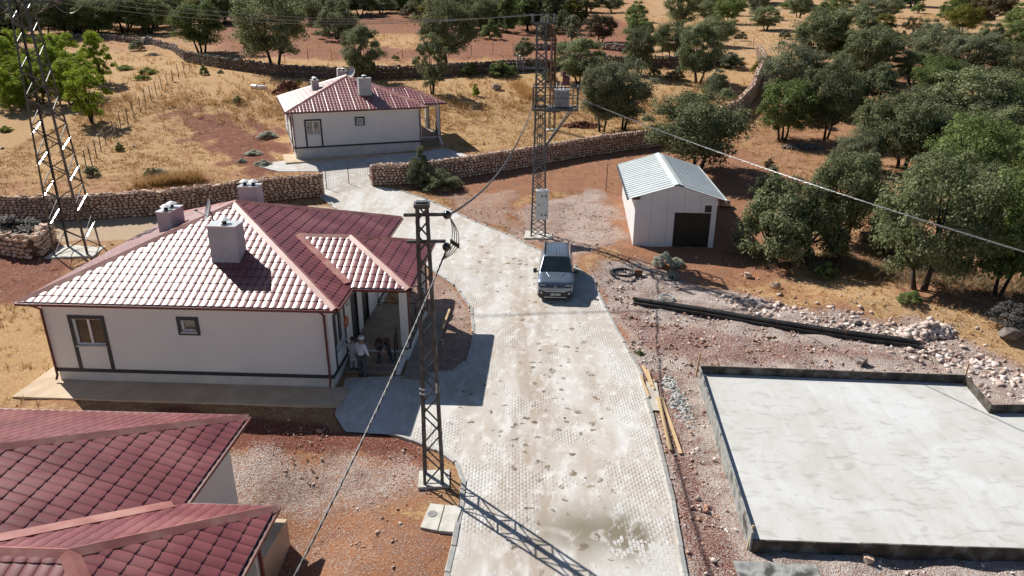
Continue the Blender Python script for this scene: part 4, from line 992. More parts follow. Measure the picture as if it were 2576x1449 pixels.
def coil(lab, x, y, R1, n, r, M, sq=1):
    p = at(x, y); p.z = hz(p.x, p.y)+.04; m = MB(p)
    for k in range(n):
        rr_ = R1*random.uniform(.8, 1.03); ox, oy = random.uniform(-.06, .06), random.uniform(-.05, .05); zz = random.uniform(0, .12)
        m.tube([p+Vector((ox+rr_*sq*math.cos(a), oy+rr_*math.sin(a), zz+.02*math.sin(3*a+k))) for a in [i*2*math.pi/28 for i in range(29)]], r, 5, False)
    o = m.build('cable_coil', M); o.location = p; return tag(o, lab, 'cable coil', 'cable coils on the ground')
coil('heap of dark coiled cable lying right of the van', 1565, 690, .62, 9, .022, M_cable, 1.1)
coil('thin pale ring of cable on the white dust above the pipes', 1678, 752, .38, 4, .02, mat('pale_cable', [(.4, .45, .46)], .6))
for k, (q, w) in enumerate(((((1083, 1273), (1118, 1277), (1100, 1341), (1057, 1333)), 'left cover slab with a small dark ring, beside the kerb below the pole'), (((1121, 1277), (1163, 1280), (1140, 1345), (1103, 1342)), 'right plain cover slab beside the kerb below the pole'))):
    P_ = [at(*c) for c in q]; c = sum(P_, Vector())/4; zc = max(hz(p.x, p.y) for p in P_)
    m = MB(c); m.prism([(p.x, p.y) for p in P_][::-1], zc-.15, zc+.1); o = m.build('cover_slab', M_peb); fixn(o.data); o.location = c; tag(o, w, 'cover slab', 'manhole cover slabs')
    if k == 0: m = MB(c); m.lathe((c.x-.03, c.y+.1, zc+.1), [(.14, 0), (.14, .015), (.10, .018)], 16); m.build('cover_ring', M_board, o)
# small brick-red box / stake near the coil, rods
p = at(1605, 692); o = MB(p).box((p.x, p.y, p.z+.15), (.4, .3, .34)).build('crate', mat('rust_box', [(.16, .07, .04), (.2, .1, .06)], .8)); o.location = p; tag(o, 'small rusty brown box beside the coiled cable', 'box')
p = at(1524, 480); o = MB(p).tube([p, p+Vector((0.05, 0, 2.0))], .03, 6).build('metal_post', mat('rust_rod', [(.1, .05, .03)], .8)); o.location = p; tag(o, 'thin rusty post standing on red soil left of the shed', 'post')
# concrete lined pit beside the nearest house
ZP = -.12
P_ = [atz(*c, ZP) for c in ((676, 1303), (722, 1306), (662, 1408), (612, 1385))]; pc = sum(P_, Vector())/4
pit = thing('concrete_box', 'tan concrete box beside the wall of the nearest house at lower left', 'concrete box', (pc.x, pc.y, ZP))
m = MB((pc.x, pc.y, ZP)); m.prism([(p.x, p.y) for p in P_], -1.6, ZP); me = m.mesh('box_wall', M_apron); fixn(me); link('box_wall', me, pit)
m = MB(); m.lathe((-.05, -.15, .0), [(.1, 0), (.1, .06), (.07, .06)], 12); m.build('pipe_stub', mat('brown_pvc', [(.1, .02, .015)], .4), pit)

# ------------------------------------------------------------------ van
def ip(x, T):
    return float(np.interp(x, [a for a, b in T], [b for a, b in T]))
M_car = mat('blue_grey_car_paint', [(.17, .215, .28), (.2, .245, .31)], .3, 1, metal=.55, coat=1, spec=.6)
M_cblk = mat('car_black_plastic', [(.012, .012, .013), (.03, .03, .032)], .5, 6)
M_cgl = mat('car_glass', [(.006, .009, .010), (.015, .022, .022)], .04, 1, spec=1)
M_chr = mat('car_silver_trim', [(.45, .46, .48), (.55, .56, .58)], .3, 4, metal=.6)
M_tyre = mat('tyre_rubber', [(.015, .015, .015), (.035, .033, .03)], .85, 8)
van = thing('van', 'blue grey passenger van parked on the pale road facing the viewer', 'van', (2.14, 32.9, hz(2.14, 32.9)+.04), R(-3.95))
LEN = 4.4
TOPZ = [(0, .72), (.04, .86), (.12, .98), (.3, 1.04), (.65, 1.11), (1.0, 1.17), (1.06, 1.2), (1.5, 1.47), (1.9, 1.70), (2.05, 1.76), (2.5, 1.815), (3.3, 1.82), (4.1, 1.79), (4.28, 1.74), (4.36, 1.5), (4.4, 1.0)]
WID = [(0, .70), (.05, .80), (.14, .865), (.35, .905), (.8, .92), (3.8, .92), (4.2, .90), (4.36, .86), (4.4, .82)]
BOT = [(0, .30), (.1, .24), (4.2, .26), (4.4, .38)]
def wz(w, z): return w*(.965 if z < .4 else 1)*(1 if z < .95 else 1-.27*((z-.95)/.87)**1.15)
def ring(y):
    w, zt, zb = ip(y, WID), ip(y, TOPZ), ip(y, BOT); pts = []
    zc = zb+(zt-zb)
    side = [0, .12, .35, .6, .8, .92]
    for f in side: z = zb+(zt-zb)*f*.97; pts.append((wz(w, z), z))
    wt = wz(w, zt)
    pts.append((wt-.015, zt-.045)); pts.append((wt-.07, zt-.012))
    for f in (.8, .6, .4, .2, 0): pts.append(((wt-.07)*f, zt+.018*(1-f*f)))
    L_ = [(-x, z) for x, z in pts]; Rr = [(x, z) for x, z in pts[:-1]][::-1]
    return [(x, y, z) for x, z in L_+Rr]
ysn = [0, .02, .05, .09, .14, .22, .3, .45, .65, .85, 1.0, 1.06, 1.2, 1.35, 1.5, 1.7, 1.9, 1.97, 2.05, 2.25, 2.5, 3.0, 3.5, 4.0, 4.15, 4.25, 4.32, 4.37, 4.4]
Rg = [ring(y) for y in ysn]; n = len(Rg[0]); vs = [p for r in Rg for p in r]; fs = []
for i in range(len(Rg)-1):
    for k in range(n): fs.append((i*n+k, i*n+(k+1) % n, (i+1)*n+(k+1) % n, (i+1)*n+k))
fs.append(tuple(range(n))); fs.append(tuple(range(len(vs)-1, len(vs)-n-1, -1)))
m = MB(); m.add(vs, fs, True); bd = m.build('body', M_car, van); fixn(bd.data); bd.data.set_sharp_from_angle(angle=R(38))
def top_patch(name, y0, y1, inset0, inset1, M, parent, off=.012, ny=8, nx_=10):
    vs = []; fs = []
    for i in range(ny+1):
        y = y0+(y1-y0)*i/ny; w = wz(ip(y, WID), ip(y, TOPZ))-.05-(inset0+(inset1-inset0)*i/ny)
        for k in range(nx_+1):
            u = -1+2*k/nx_; yy = y-(1-u*u)*.0; zt = ip(yy, TOPZ)+.018*(1-u*u)
            vs.append((u*w, yy-off*.5, zt+off))
    for i in range(ny):
        for k in range(nx_): a = i*(nx_+1)+k; fs.append((a, a+1, a+nx_+2, a+nx_+1))
    m = MB(); m.add(vs, fs, True); return m.build(name, M, parent)
top_patch('windshield', 1.05, 1.93, .0, .02, M_cgl, van, .010)
# dashboard reflection is left to the glass; wipers
m = MB(); m.tube([(-.62, 1.06, 1.225), (-.05, 1.12, 1.26)], .012, 5); m.tube([(.02, 1.06, 1.225), (.6, 1.13, 1.262)], .012, 5); m.build('wiper', M_cblk, van)
for k in range(7):                                  # pressed roof ribs, three runs each
    x = -.45+.15*k
    for a, b in ((2.35, 2.78), (2.92, 3.4), (3.55, 4.02)):
        m = MB(); P = [(x, a+(b-a)*j/3, ip(a+(b-a)*j/3, TOPZ)+.018*(1-(x/.62)**2)+.008) for j in range(4)]
        m.tube(P, .016, 6); m.build('roof_rib', M_car, van)
for s in (-1, 1):
    m = MB(); P = [(s*.615, y, ip(y, TOPZ)+.06) for y in (2.15, 2.4, 3, 3.6, 4.1)]; P[0] = (s*.60, 2.1, ip(2.1, TOPZ)+.0); P.append((s*.615, 4.2, ip(4.2, TOPZ)))
    m.tube(P, .028, 6); m.build('roof_rail', M_cblk, van)
    m = MB(); m.add([(s*.30, .56, 1.093+.02), (s*.33, .56, 1.093+.02), (s*.5, 1.0, 1.17+.02), (s*.46, 1.0, 1.17+.02), (s*.31, .56, 1.093+.035), (s*.48, 1.0, 1.17+.035)], [(0, 4, 5, 3), (4, 1, 2, 5)]); me = m.mesh('bonnet_crease', M_car); link('bonnet_crease', me, van)
    # mirrors
    m = MB(); m.bar((s*.88, 1.32, 1.1), (s*1.02, 1.3, 1.13), .06, .05); m.build('mirror_arm', M_cblk, van)
    m = MB(); m.lathe((s*1.06, 1.28, 1.17), [(.03, -.12), (.085, -.1), (.10, 0), (.09, .1), (.04, .12)], 10); m.build('mirror', M_cblk, van)
    # side glass
    for a, b in ((1.45, 2.35), (2.45, 3.3), (3.4, 4.15)):
        vs = []
        for z in (1.06, 1.3, 1.58):
            for y in (a+(.28 if a < 2 and z > 1.2 else 0)+(.14 if a < 2 and z > 1.5 else 0), b): vs.append((s*(wz(ip(y, WID), z)+.008), y, z))
        m = MB(); m.add(vs, [(0, 1, 3, 2), (2, 3, 5, 4)], True); m.build('side_window', M_cgl, van)
    # wheels
    for y in (.86, 3.6):
        w = thing('wheel', None, None, (s*.80, y, .30)); w.parent = van
        rr_ = Euler((0, R(90)*s, 0))
        m = MB(); m.lathe((0, 0, 0), [(.2, -.1), (.29, -.1), (.315, -.06), (.315, .06), (.29, .1), (.2, .1)], 22, rr_); m.build('tyre', M_tyre, w)
        m = MB(); m.lathe((0, 0, 0), [(.0, .07), (.06, .1), (.2, .085), (.215, .1)], 14, rr_); m.build('rim', M_chr, w)
        m = MB(); m.lathe((s*.72-s*.8+s*.1, 0, .03), [(.33, -.06), (.35, -.02), (.35, .055)], 20, rr_); m.build('arch_liner', M_cblk, w)
# front end: panels pushed 1-2 cm proud of the nose
def fy(z, x):  # nose surface: y at height z, half-width x
    best = 0
    for i in range(60):
        y = i*.01
        if ip(y, TOPZ) > z+.01 and ip(y, WID) > abs(x)*1.02: return y
    return .5
def nose(name, xs_, z0, z1, M, off=.012, parent=None, ztop=None):
    vs = []; fs = []; nx = len(xs_)
    for j in range(4):
        for x in xs_:
            zz0 = z0(x) if callable(z0) else z0; zz1 = z1(x) if callable(z1) else z1
            z = zz0+(zz1-zz0)*j/3; vs.append((x, fy(z, x)-off, z))
    for j in range(3):
        for k in range(nx-1): a = j*nx+k; fs.append((a, a+1, a+nx+1, a+nx))
    m = MB(); m.add(vs, fs, True); return m.build(name, M, parent or van)
lin = lambda a, b, k: [a+(b-a)*i/k for i in range(k+1)]
nose('front_bumper', lin(-.86, .86, 24), .25, lambda x: .5+.13*max(0, abs(x)-.45)/.4, M_cblk, .03)
nose('bumper_trim', lin(-.48, .48, 14), .545, .585, M_chr, .045)
nose('bumper_grille', lin(-.42, .42, 10), .47, .54, M_black, .04)
nose('skid_plate', lin(-.55, .55, 12), .24, .275, M_chr, .045)
gr = nose('grille', lin(-.44, .44, 12), .72, .86, mat('dark_blue_panel', [(.02, .035, .08), (.03, .045, .1)], .3, 3, spec=.8), .02)
for k in range(4):
    m = MB(); x = -.055+.036*k; m.bar((x, -.03+.03, .75), (x+.012, .0, .83), .012, .03); m.build('badge_bar', M_chr, gr)
for s in (-1, 1):
    hl = nose('headlight', lin(s*.46, s*.84, 6) if s > 0 else lin(-.84, -.46, 6), lambda x: .70+.08*abs(x), lambda x: .83+.09*abs(x), M_cblk, .02)
    nose('lamp_glass', lin(s*.5, s*.8, 5) if s > 0 else lin(-.8, -.5, 5), lambda x: .80+.06*abs(x), lambda x: .825+.085*abs(x), M_white, .026, hl)
    m = MB(); m.lathe((s*.68, fy(.47, .68)-.035, .47), [(.045, 0), (.04, .015)], 12, Euler((R(90), 0, 0))); m.build('fog_lamp', M_chr, van)
pl_ = MB(); pl_.bb((-.26, -.075, .36), (.26, -.055, .47)); plate = pl_.build('number_plate', M_white, van)
m = MB(); m.bb((-.26, -.078, .36), (-.22, -.0755, .47)); m.build('blue_strip', mat('plate_blue', [(.02, .06, .35)], .4), plate)
tcv = bpy.data.curves.new('plate_lettering', 'FONT'); tcv.body = '21 AJR 151'; tcv.size = .105; tcv.align_x = 'CENTER'; tcv.align_y = 'CENTER'; tcv.offset = .003; tcv.materials.append(M_black)
tmp = bpy.data.objects.new('plate_lettering', tcv); C.objects.link(tmp); bpy.context.view_layer.update()
tme = bpy.data.meshes.new_from_object(tmp.evaluated_get(bpy.context.evaluated_depsgraph_get())); bpy.data.objects.remove(tmp)
tme.materials.clear(); tme.materials.append(M_black); link('plate_lettering', tme, plate, (.02, -.079, .413), (R(90), 0, 0))
m = MB(); m.tube([(0, 2.12, 1.78), (0.0, 2.35, 2.0)], .009, 5); m.lathe((0, 2.12, 1.78), [(.035, 0), (.02, .03)], 8); m.build('antenna', M_cblk, van)
m = MB(); m.bb((-.80, .5, .16), (.80, 3.95, .3)); m.build('underbody', M_black, van)

# ------------------------------------------------------------------ people
def skin(name, V, E_, Rd, M, parent, root_i=0, sub=2):
    me = bpy.data.meshes.new(name); me.from_pydata([tuple(v) for v in V], E_, []); me.materials.append(M)
    o = link(name, me, parent); md = o.modifiers.new('skin', 'SKIN'); md.use_smooth_shade = True
    for i, r in enumerate(Rd):
        sv = me.skin_vertices[0].data[i]; sv.radius = (r, r) if not isinstance(r, tuple) else r; sv.use_root = (i == root_i)
    s = o.modifiers.new('sub', 'SUBSURF'); s.levels = sub; s.render_levels = sub; return o
M_skin = mat('skin', [(.30, .16, .11), (.36, .2, .14)], .6, 6)
def chain(V, Rd, E_, start, pts):
    prev = start
    for p, r in pts: V.append(p); Rd.append(r); E_.append((prev, len(V)-1)); prev = len(V)-1
    return prev
def person(label, base, rz, J, shirt, trousers, hair, cap=None, skirt=None, shoe=M_black, k=1.0):
    """J: joints in local metres; x right, y forward"""
    t = thing('person', label, 'person', base, rz); t.scale = (k, k, k)
    V = [J['pelvis']]; Rd = [(.13, .10)]; E_ = []
    ch = chain(V, Rd, E_, 0, [(J['waist'], (.12, .09)), (J['chest'], (.15, .11)), (J['neckb'], (.09, .07)), (J['neck'], .055)])
    chest = 2
    hd = Vector(J['head']); chain(V, Rd, E_, ch, [(hd-Vector((0, 0, .05)), .075), (hd, .098), (hd+Vector((0, 0, .09)), .07)])
    for s in 'LR':
        e = chain(V, Rd, E_, chest, [(J['sh'+s], .06), (J['el'+s], .042), (J['wr'+s], .028), (J['ha'+s], .034)])
        h = Vector(J['ha'+s]); d = (h-Vector(J['wr'+s])).normalized(); a = d.cross(Vector((0, 1, .1))).normalized()
        for q in range(4): chain(V, Rd, E_, e, [(h+d*.05+a*(.03-.02*q), .0105), (h+d*(.085+.008*(q % 3))+a*(.034-.022*q), .009)])
        chain(V, Rd, E_, e-1, [(h+a*.045, .012), (h+a*.06+d*.03, .010)])
        chain(V, Rd, E_, 0, [(J['hip'+s], .085), (J['kn'+s], .058), (J['an'+s], .04), (J['to'+s], (.035, .03))])
    body = skin('body', V, E_, Rd, M_skin, t)
    # clothes: slightly fuller skins over the same joints
    V = [J['pelvis']]; Rd = [(.155, .125)]; E_ = []
    chain(V, Rd, E_, 0, [(J['waist'], (.15, .12)), (J['chest'], (.175, .135)), (J['neckb'], (.10, .08))])
    for s in 'LR': chain(V, Rd, E_, 2, [(J['sh'+s], .085), (J['el'+s], .062), (Vector(J['el'+s]).lerp(Vector(J['wr'+s]), .85), .045)])
    if skirt: chain(V, Rd, E_, 0, [(Vector(J['pelvis'])-Vector((0, 0, .22)), (.18, .15)), (Vector(J['pelvis'])-Vector((0, 0, .45)), (.21, .18))])
    skin('dress' if skirt else 'shirt', V, E_, Rd, shirt, t)
    V = [J['pelvis']]; Rd = [(.15, .12)]; E_ = []
    for s in 'LR': chain(V, Rd, E_, 0, [(J['hip'+s], .105), (J['kn'+s], .078), (J['an'+s], .06)])
    skin('trousers', V, E_, Rd, trousers, t)
    for s in 'LR':
        a_, b_ = Vector(J['an'+s]), Vector(J['to'+s]); m = MB(); d = (b_-a_); d.z = 0; u = d.normalized()
        m.lathe((a_+d*.4-Vector((0, 0, .045))), [(.085, -.03), (.09, .0), (.05, .05)], 10); m.build('shoe', shoe, t)
    # hair and face
    m = MB(); m.lathe(hd, [(.09, -.02), (.112, .03), (.1, .09), (.06, .125), (.01, .135)], 14); o = m.build('hair', hair, t); 
    fd = Vector(J.get('face', (0, 1, -.2))).normalized(); sd = Vector((0, 0, 1)).cross(fd).normalized()
    m = MB(); m.box(hd+fd*.10-Vector((0, 0, .01)), (.025, .03, .04)); m.build('nose', M_skin, t)
    for s in (-1, 1):
        m = MB(); m.lathe(hd+fd*.088+sd*.035*s+Vector((0, 0, .02)), [(.004, -.009), (.011, 0), (.004, .009)], 8); m.build('eye', M_black, t)
        m = MB(); m.lathe(hd+sd*.098*s, [(.008, -.03), (.022, 0), (.008, .03)], 8); m.build('ear', M_skin, t)
    m = MB(); m.box(hd+fd*.09-Vector((0, 0, .045)), (.045, .012, .012), rz=math.atan2(sd.y, sd.x)); m.build('mouth', mat('lips', [(.25, .08, .07)], .6), t)
    if cap:
        m = MB(); m.lathe(hd+Vector((0, 0, .05)), [(.116, 0), (.118, .05), (.10, .085), (.02, .095)], 18); m.build('cap', cap, t)
    return t
M_wshirt = mat('white_cotton', [(.62, .64, .72), (.74, .76, .82)], .9, 8, bump=.2)
M_grey_t = mat('grey_trousers', [(.07, .075, .085), (.10, .105, .115)], .9, 8)
M_jeans = mat('dark_jeans', [(.015, .025, .05), (.03, .045, .08)], .9, 9)
M_check = mat('dark_checked_shirt', [(.03, .014, .014), (.05, .02, .02), (.15, .09, .07), (.03, .015, .015)], .9, 22, contrast=(.42, .58))
M_hair = mat('black_hair', [(.01, .008, .007), (.02, .015, .012)], .6, 20)
M_ghair = mat('grey_hair', [(.12, .11, .1), (.2, .19, .18)], .7, 20)
M_dressw = mat('pale_flowered_dress', [(.5, .46, .48), (.62, .58, .6), (.4, .3, .34)], .9, 14)
stand = dict(pelvis=(0, 0, .93), waist=(0, .01, 1.08), chest=(0, .03, 1.30), neckb=(0, .03, 1.44), neck=(0, .05, 1.50), head=(0, .09, 1.60), face=(.25, 1, -.35),
 shL=(-.19, .02, 1.39), elL=(-.24, .03, 1.12), wrL=(-.2, .16, .92), haL=(-.18, .2, .86), shR=(.19, .02, 1.39), elR=(.25, .06, 1.12), wrR=(.27, .17, .9), haR=(.27, .2, .83),
 hipL=(-.09, 0, .88), knL=(-.11, .06, .48), anL=(-.11, -.02, .08), toL=(-.13, .14, .04), hipR=(.09, 0, .88), knR=(.11, .03, .48), anR=(.12, 0, .08), toR=(.16, .16, .04))
girl = dict(stand); girl.update(shL=(-.16, .02, 1.36), shR=(.16, .02, 1.36), elL=(-.36, .05, 1.22), wrL=(-.42, .22, 1.15), haL=(-.42, .28, 1.14), elR=(.2, .1, 1.12), wrR=(.1, .26, 1.1), haR=(.06, .3, 1.1))
bend = dict(pelvis=(0, -.12, .92), waist=(0, .0, 1.04), chest=(0, .22, 1.13), neckb=(0, .34, 1.13), neck=(0, .40, 1.12), head=(0, .48, 1.09), face=(0, .5, -1),
 shL=(-.2, .27, 1.1), elL=(-.27, .32, .84), wrL=(-.1, .42, .66), haL=(-.04, .45, .6), shR=(.2, .27, 1.1), elR=(.27, .32, .84), wrR=(.1, .42, .66), haR=(.04, .45, .6),
 hipL=(-.11, -.1, .88), knL=(-.19, .02, .5), anL=(-.24, -.04, .08), toL=(-.27, .12, .04), hipR=(.11, -.1, .88), knR=(.19, .02, .5), anR=(.26, -.02, .08), toR=(.29, .14, .04))
HM = h1.matrix_basis
gt = lambda x, y, z: HM @ Vector((x, y, z))
rise = (ZB-.22)/4
person('standing man in white shirt, white cap and grey trousers by the porch steps', gt(11.72, 1.05, .235), R(-30), stand, M_wshirt, M_grey_t, M_ghair, cap=mat('white_cap', [(.75, .75, .78)], .9))
person('dark haired child in a pale long dress standing beside the white capped man', gt(11.28, 1.42, ZB-rise*3+.0), R(-10), girl, M_dressw, mat('pale_leggings', [(.45, .46, .55)], .9), M_hair, skirt=True, k=.82)
person('man in dark checked shirt and jeans bending over on the porch steps', gt(12.45, 1.93, ZB-rise*2), R(178), bend, M_check, M_jeans, M_hair)

# ------------------------------------------------------------------ stone walls
M_stA = mat('limestone_reddish', [(.38, .235, .165), (.58, .42, .32), (.72, .6, .5)], .95, 2.2, rnd=.35, bump=.5, bscale=12, detail=8)
M_stB = mat('limestone_grey', [(.12, .10, .09), (.24, .2, .175), (.36, .31, .28)], .95, 2.2, rnd=.35, bump=.5, bscale=12, detail=8)  # darkened so the colour carries the shade the field walls lie in
M_mort = mat('wall_core', [(.12, .065, .045), (.2, .12, .08)], 1, 3)
def stone_mesh(name, M, seed):
    rs = np.random.RandomState(seed); bm = bmesh.new(); bmesh.ops.create_icosphere(bm, subdivisions=1, radius=.5)
    for v in bm.verts:
        c = v.co; q = Vector([math.copysign(abs(x)**.55, x) for x in c])*.6
        v.co = q*(1+rs.uniform(-.2, .2))
        v.co += Vector(rs.uniform(-.03, .03, 3))
    bmesh.ops.dissolve_limit(bm, angle_limit=.25, verts=bm.verts, edges=bm.edges); bmesh.ops.triangulate(bm, faces=bm.faces)
    me = bpy.data.meshes.new(name); bm.to_mesh(me); bm.free(); me.materials.append(M)
    return me
STA = [stone_mesh('stone', M_stA, i) for i in range(6)]; STB = [stone_mesh('stone', M_stB, 20+i) for i in range(5)]
def tri_arrays(me):
    V = np.array([v.co[:] for v in me.vertices]); F = np.array([p.vertices[:] for p in me.polygons]); return V, F
def scatter_mesh(name, protos, T, m, tone=False):
    """protos: list of (V,F); T: list of (proto index, 3x3 matrix, position) joined into one mesh"""
    vs, fs = [], []; off = 0
    for k, (V, F) in enumerate(protos):
        sel = [t for t in T if t[0] == k]
        if not sel: continue
        Mx = np.array([t[1] for t in sel]); P = np.array([t[2] for t in sel])
        X = np.einsum('nij,vj->nvi', Mx, V)+P[:, None, :]
        FF = F[None]+(np.arange(len(sel))*len(V))[:, None, None]+off
        vs.append(X.reshape(-1, 3)); fs.append(FF.reshape(-1, F.shape[1])); off += len(sel)*len(V)
    return np_mesh(name, np.concatenate(vs), np.concatenate(fs), m)
def stone_wall(name, label, path, height, thick, protos, M, cell=(.34, .24), maxobj=300, sides=(1,), rough=.0):
    P = [Vector(at(*p)) if len(p) == 2 else Vector(p) for p in path]
    c0 = P[0].copy(); root = thing(name, label, 'stone wall', c0)
    seg = []; D = 0
    for a, b in zip(P, P[1:]): l = (b.xy-a.xy).length; seg.append((D, D+l, a, b)); D += l
    def pos(s):
        for s0, s1, a, b in seg:
            if s <= s1 or s1 == D:
                k = (s-s0)/(s1-s0); p = a.lerp(b, k); u = (b-a); u.z = 0; u.normalize(); return Vector((p.x, p.y, hz(p.x, p.y))), u
    core = MB(c0); n = int(D/.8)+1
    for i in range(n):
        p, u = pos(D*i/n); q, _ = pos(D*(i+1)/n); nrm = Vector((-u.y, u.x, 0))*(thick/2-.08); h = height-.12
        vs = [p-nrm-Vector((0, 0, .3)), q-nrm-Vector((0, 0, .3)), q+nrm-Vector((0, 0, .3)), p+nrm-Vector((0, 0, .3)), p-nrm*.75+Vector((0, 0, h)), q-nrm*.75+Vector((0, 0, h)), q+nrm*.75+Vector((0, 0, h)), p+nrm*.75+Vector((0, 0, h))]
        core.add(vs, [(0, 1, 5, 4), (2, 3, 7, 6), (4, 5, 6, 7), (1, 2, 6, 5), (3, 0, 4, 7)])
    core.build('wall_core', M_mort, root)
    T = []
    cw, ch = cell
    for sd in sides:
        z = .02; row = 0
        while z < height:
            s = random.uniform(0, cw); hh = ch*random.uniform(.8, 1.2)
            while s < D:
                w = cw*random.uniform(.65, 1.45); p, u = pos(min(s+w/2, D-.01)); nrm = Vector((-u.y, u.x, 0))*sd
                o = thick/2-.10-.10*z/height+random.uniform(-.02, .03)
                q = p+nrm*o+Vector((0, 0, z+hh/2+random.uniform(-.03, .03)))
                T.append((q, (w*.98, .3, hh*1.02*random.uniform(.85, 1.15)), math.atan2(u.y, u.x), random.uniform(-.25, .25)*1.0)); s += w
            z += hh*.92; row += 1
    s = 0                                        # top course, laid loose
    while s < D:
        w = cw*random.uniform(.7, 1.4); p, u = pos(min(s+w/2, D-.01)); nrm = Vector((-u.y, u.x, 0))
        for k in range(2):
            q = p+nrm*random.uniform(-.9, .9)*(thick/2-.12)+Vector((0, 0, height+random.uniform(-.06, .10)+rough*random.random()))
            T.append((q, (w*1.0, w*random.uniform(.7, 1.1), ch*random.uniform(.7, 1.3)), random.uniform(0, 3), random.uniform(-.3, .3)))
        s += w*.8
    for e, (p, u) in ((0, pos(0.01)), (1, pos(D-.01))):
        for z in np.arange(.05, height, ch*.9):
            for k in (-1, 0, 1):
                nrm = Vector((-u.y, u.x, 0)); q = p+nrm*k*(thick/3)+u*(.02 if e else -.02)+Vector((0, 0, z+ch/2)); T.append((q, (.28, .28, ch*1.05), math.atan2(u.y, u.x), 0))
    size = lambda t: -(t[1][0]*t[1][2])/(depth_of(t[0])**2)
    T.sort(key=size)
    for q, sc, rz, tilt in T[:maxobj]:
        link('stone', random.choice(protos), root, q-c0, (tilt*.3, tilt, rz), sc)
    if len(T) > maxobj:
        pr = [tri_arrays(x) for x in protos]; TT_ = []
        for q, sc, rz, tilt in T[maxobj:]:
            Mx = (Euler((tilt*.3, tilt, rz)).to_matrix() @ Matrix.Diagonal(sc)); TT_.append((random.randrange(len(pr)), np.array(Mx), np.array(q-c0)))
        me = scatter_mesh('stone', pr, TT_, M)
        tag(link('stone', me, root), kind='stuff')
    return root
stone_wall('stone_wall', 'reddish rubble stone wall left of the gate, behind the near house', [(-420, 590), (0, 556), (200, 552), (420, 538), (620, 512), (812, 492)], 1.55, .75, STA, M_stA, (.29, .21), sides=(-1,))
stone_wall('stone_wall', 'long reddish stone wall right of the gate, curving away behind the shed', [(938, 466), (1050, 462), (1170, 445), (1300, 424), (1450, 396), (1560, 380), (1650, 368), (1760, 335), (1850, 292), (1890, 250), (1905, 205), (1922, 172), (1906, 140)], 1.5, .75, STA, M_stA, (.28, .205), sides=(-1,))
stone_wall('stone_wall', 'dark old dry stone wall across the field behind the far house', [(470, 155), (560, 172), (700, 192), (850, 200), (1000, 196), (1200, 186), (1400, 175), (1600, 168), (1740, 170), (1850, 165)], 1.25, .8, STB, M_stB, (.42, .3), maxobj=120, sides=(-1,), rough=.15)
stone_wall('stone_wall', 'ruined grey stone wall behind the orchard at upper left', [(175, 100), (260, 100), (380, 112), (440, 130), (470, 152)], .6, .8, STB, M_stB, (.5, .34), maxobj=60, sides=(-1,), rough=.4)
stone_wall('stone_wall', 'short curved stone retaining wall at the left edge below the brushwood', [(-120, 600), (20, 640), (90, 650), (128, 610)], 1.1, .8, STA, M_stA, (.36, .26), maxobj=80, sides=(-1, 1), rough=.1)
stone_wall('stone_wall', 'low grey stone line far up the slope behind the dark oaks', [(1340, 128), (1460, 118), (1560, 128), (1640, 130)], .55, .7, STB, M_stB, (.6, .4), maxobj=40, sides=(-1,), rough=.4)

# ------------------------------------------------------------------ gate mesh and wire fences
M_wire = mat('fence_wire', [(.12, .12, .12), (.22, .21, .2)], .5, 5, metal=.5)
M_post = mat('rusty_fence_post', [(.07, .04, .025), (.14, .08, .05)], .85, 6)
a, b = at(822, 476), at(932, 452); g = thing('wire_gate', 'wire mesh gate between the two stone wall ends', 'gate', a); d = b-a; u = d.normalized(); z = Vector((0, 0, 1))
for k in (0, .5, 1):
    m = MB(a); p = a+d*k; m.bar((p.x, p.y, hz(p.x, p.y)), (p.x, p.y, hz(p.x, p.y)+1.35), .05); m.build('post', M_post, g)
m = MB(a); nv = int(d.length/.2)
for i in range(nv): p = a+d*(i/nv); m.bar(p+z*.05, p+z*1.3, .008)
for k in range(9): m.bar(a+z*(.05+.155*k), b+z*(.05+.155*k), .008)
o = m.build('wire_mesh', M_wire, g)
def fence(label, pts, n, h, wires=3, lean=.05, skipw=False):
    P = [at(*p) for p in pts]; D = [0]
    for p, q in zip(P, P[1:]): D.append(D[-1]+(q-p).length)
    r = thing('wire_fence', label, 'fence', P[0]); tops = []
    for i in range(n):
        s = D[-1]*i/(n-1); j = max(k for k in range(len(P)-1) if D[k] <= s+1e-6); p = P[j].lerp(P[j+1], (s-D[j])/(D[j+1]-D[j]))
        p.z = hz(p.x, p.y); q = p+Vector((random.uniform(-lean, lean), random.uniform(-lean, lean), h*random.uniform(.9, 1.08)))
        m = MB(P[0]); m.tube([p-z*.2, q], .04, 6); m.build('post', M_post, r); tops.append((p, q))
    for k in range(wires):
        f = (k+1)/(wires+.3); m = MB(P[0])
        for (p, q), (p2, q2) in zip(tops, tops[1:]): m.tube([p.lerp(q, f), p2.lerp(q2, f)], .006, 3, False)
        m.build('wire', M_wire, r)
    return r
fence('straggling row of rusty fence posts running down the straw field beside the orchard', [(206, 455), (262, 372), (330, 308), (395, 240), (440, 205), (505, 168)], 22, 1.7, 3, .12)
fence('sparse wire fence behind the dark field wall', [(570, 150), (700, 155), (980, 150), (1210, 140), (1340, 132)], 15, 1.7, 2)
fence('short run of thin posts near the top of the curving wall', [(1780, 128), (1860, 118), (1960, 125), (2090, 130)], 7, 1.8, 2)
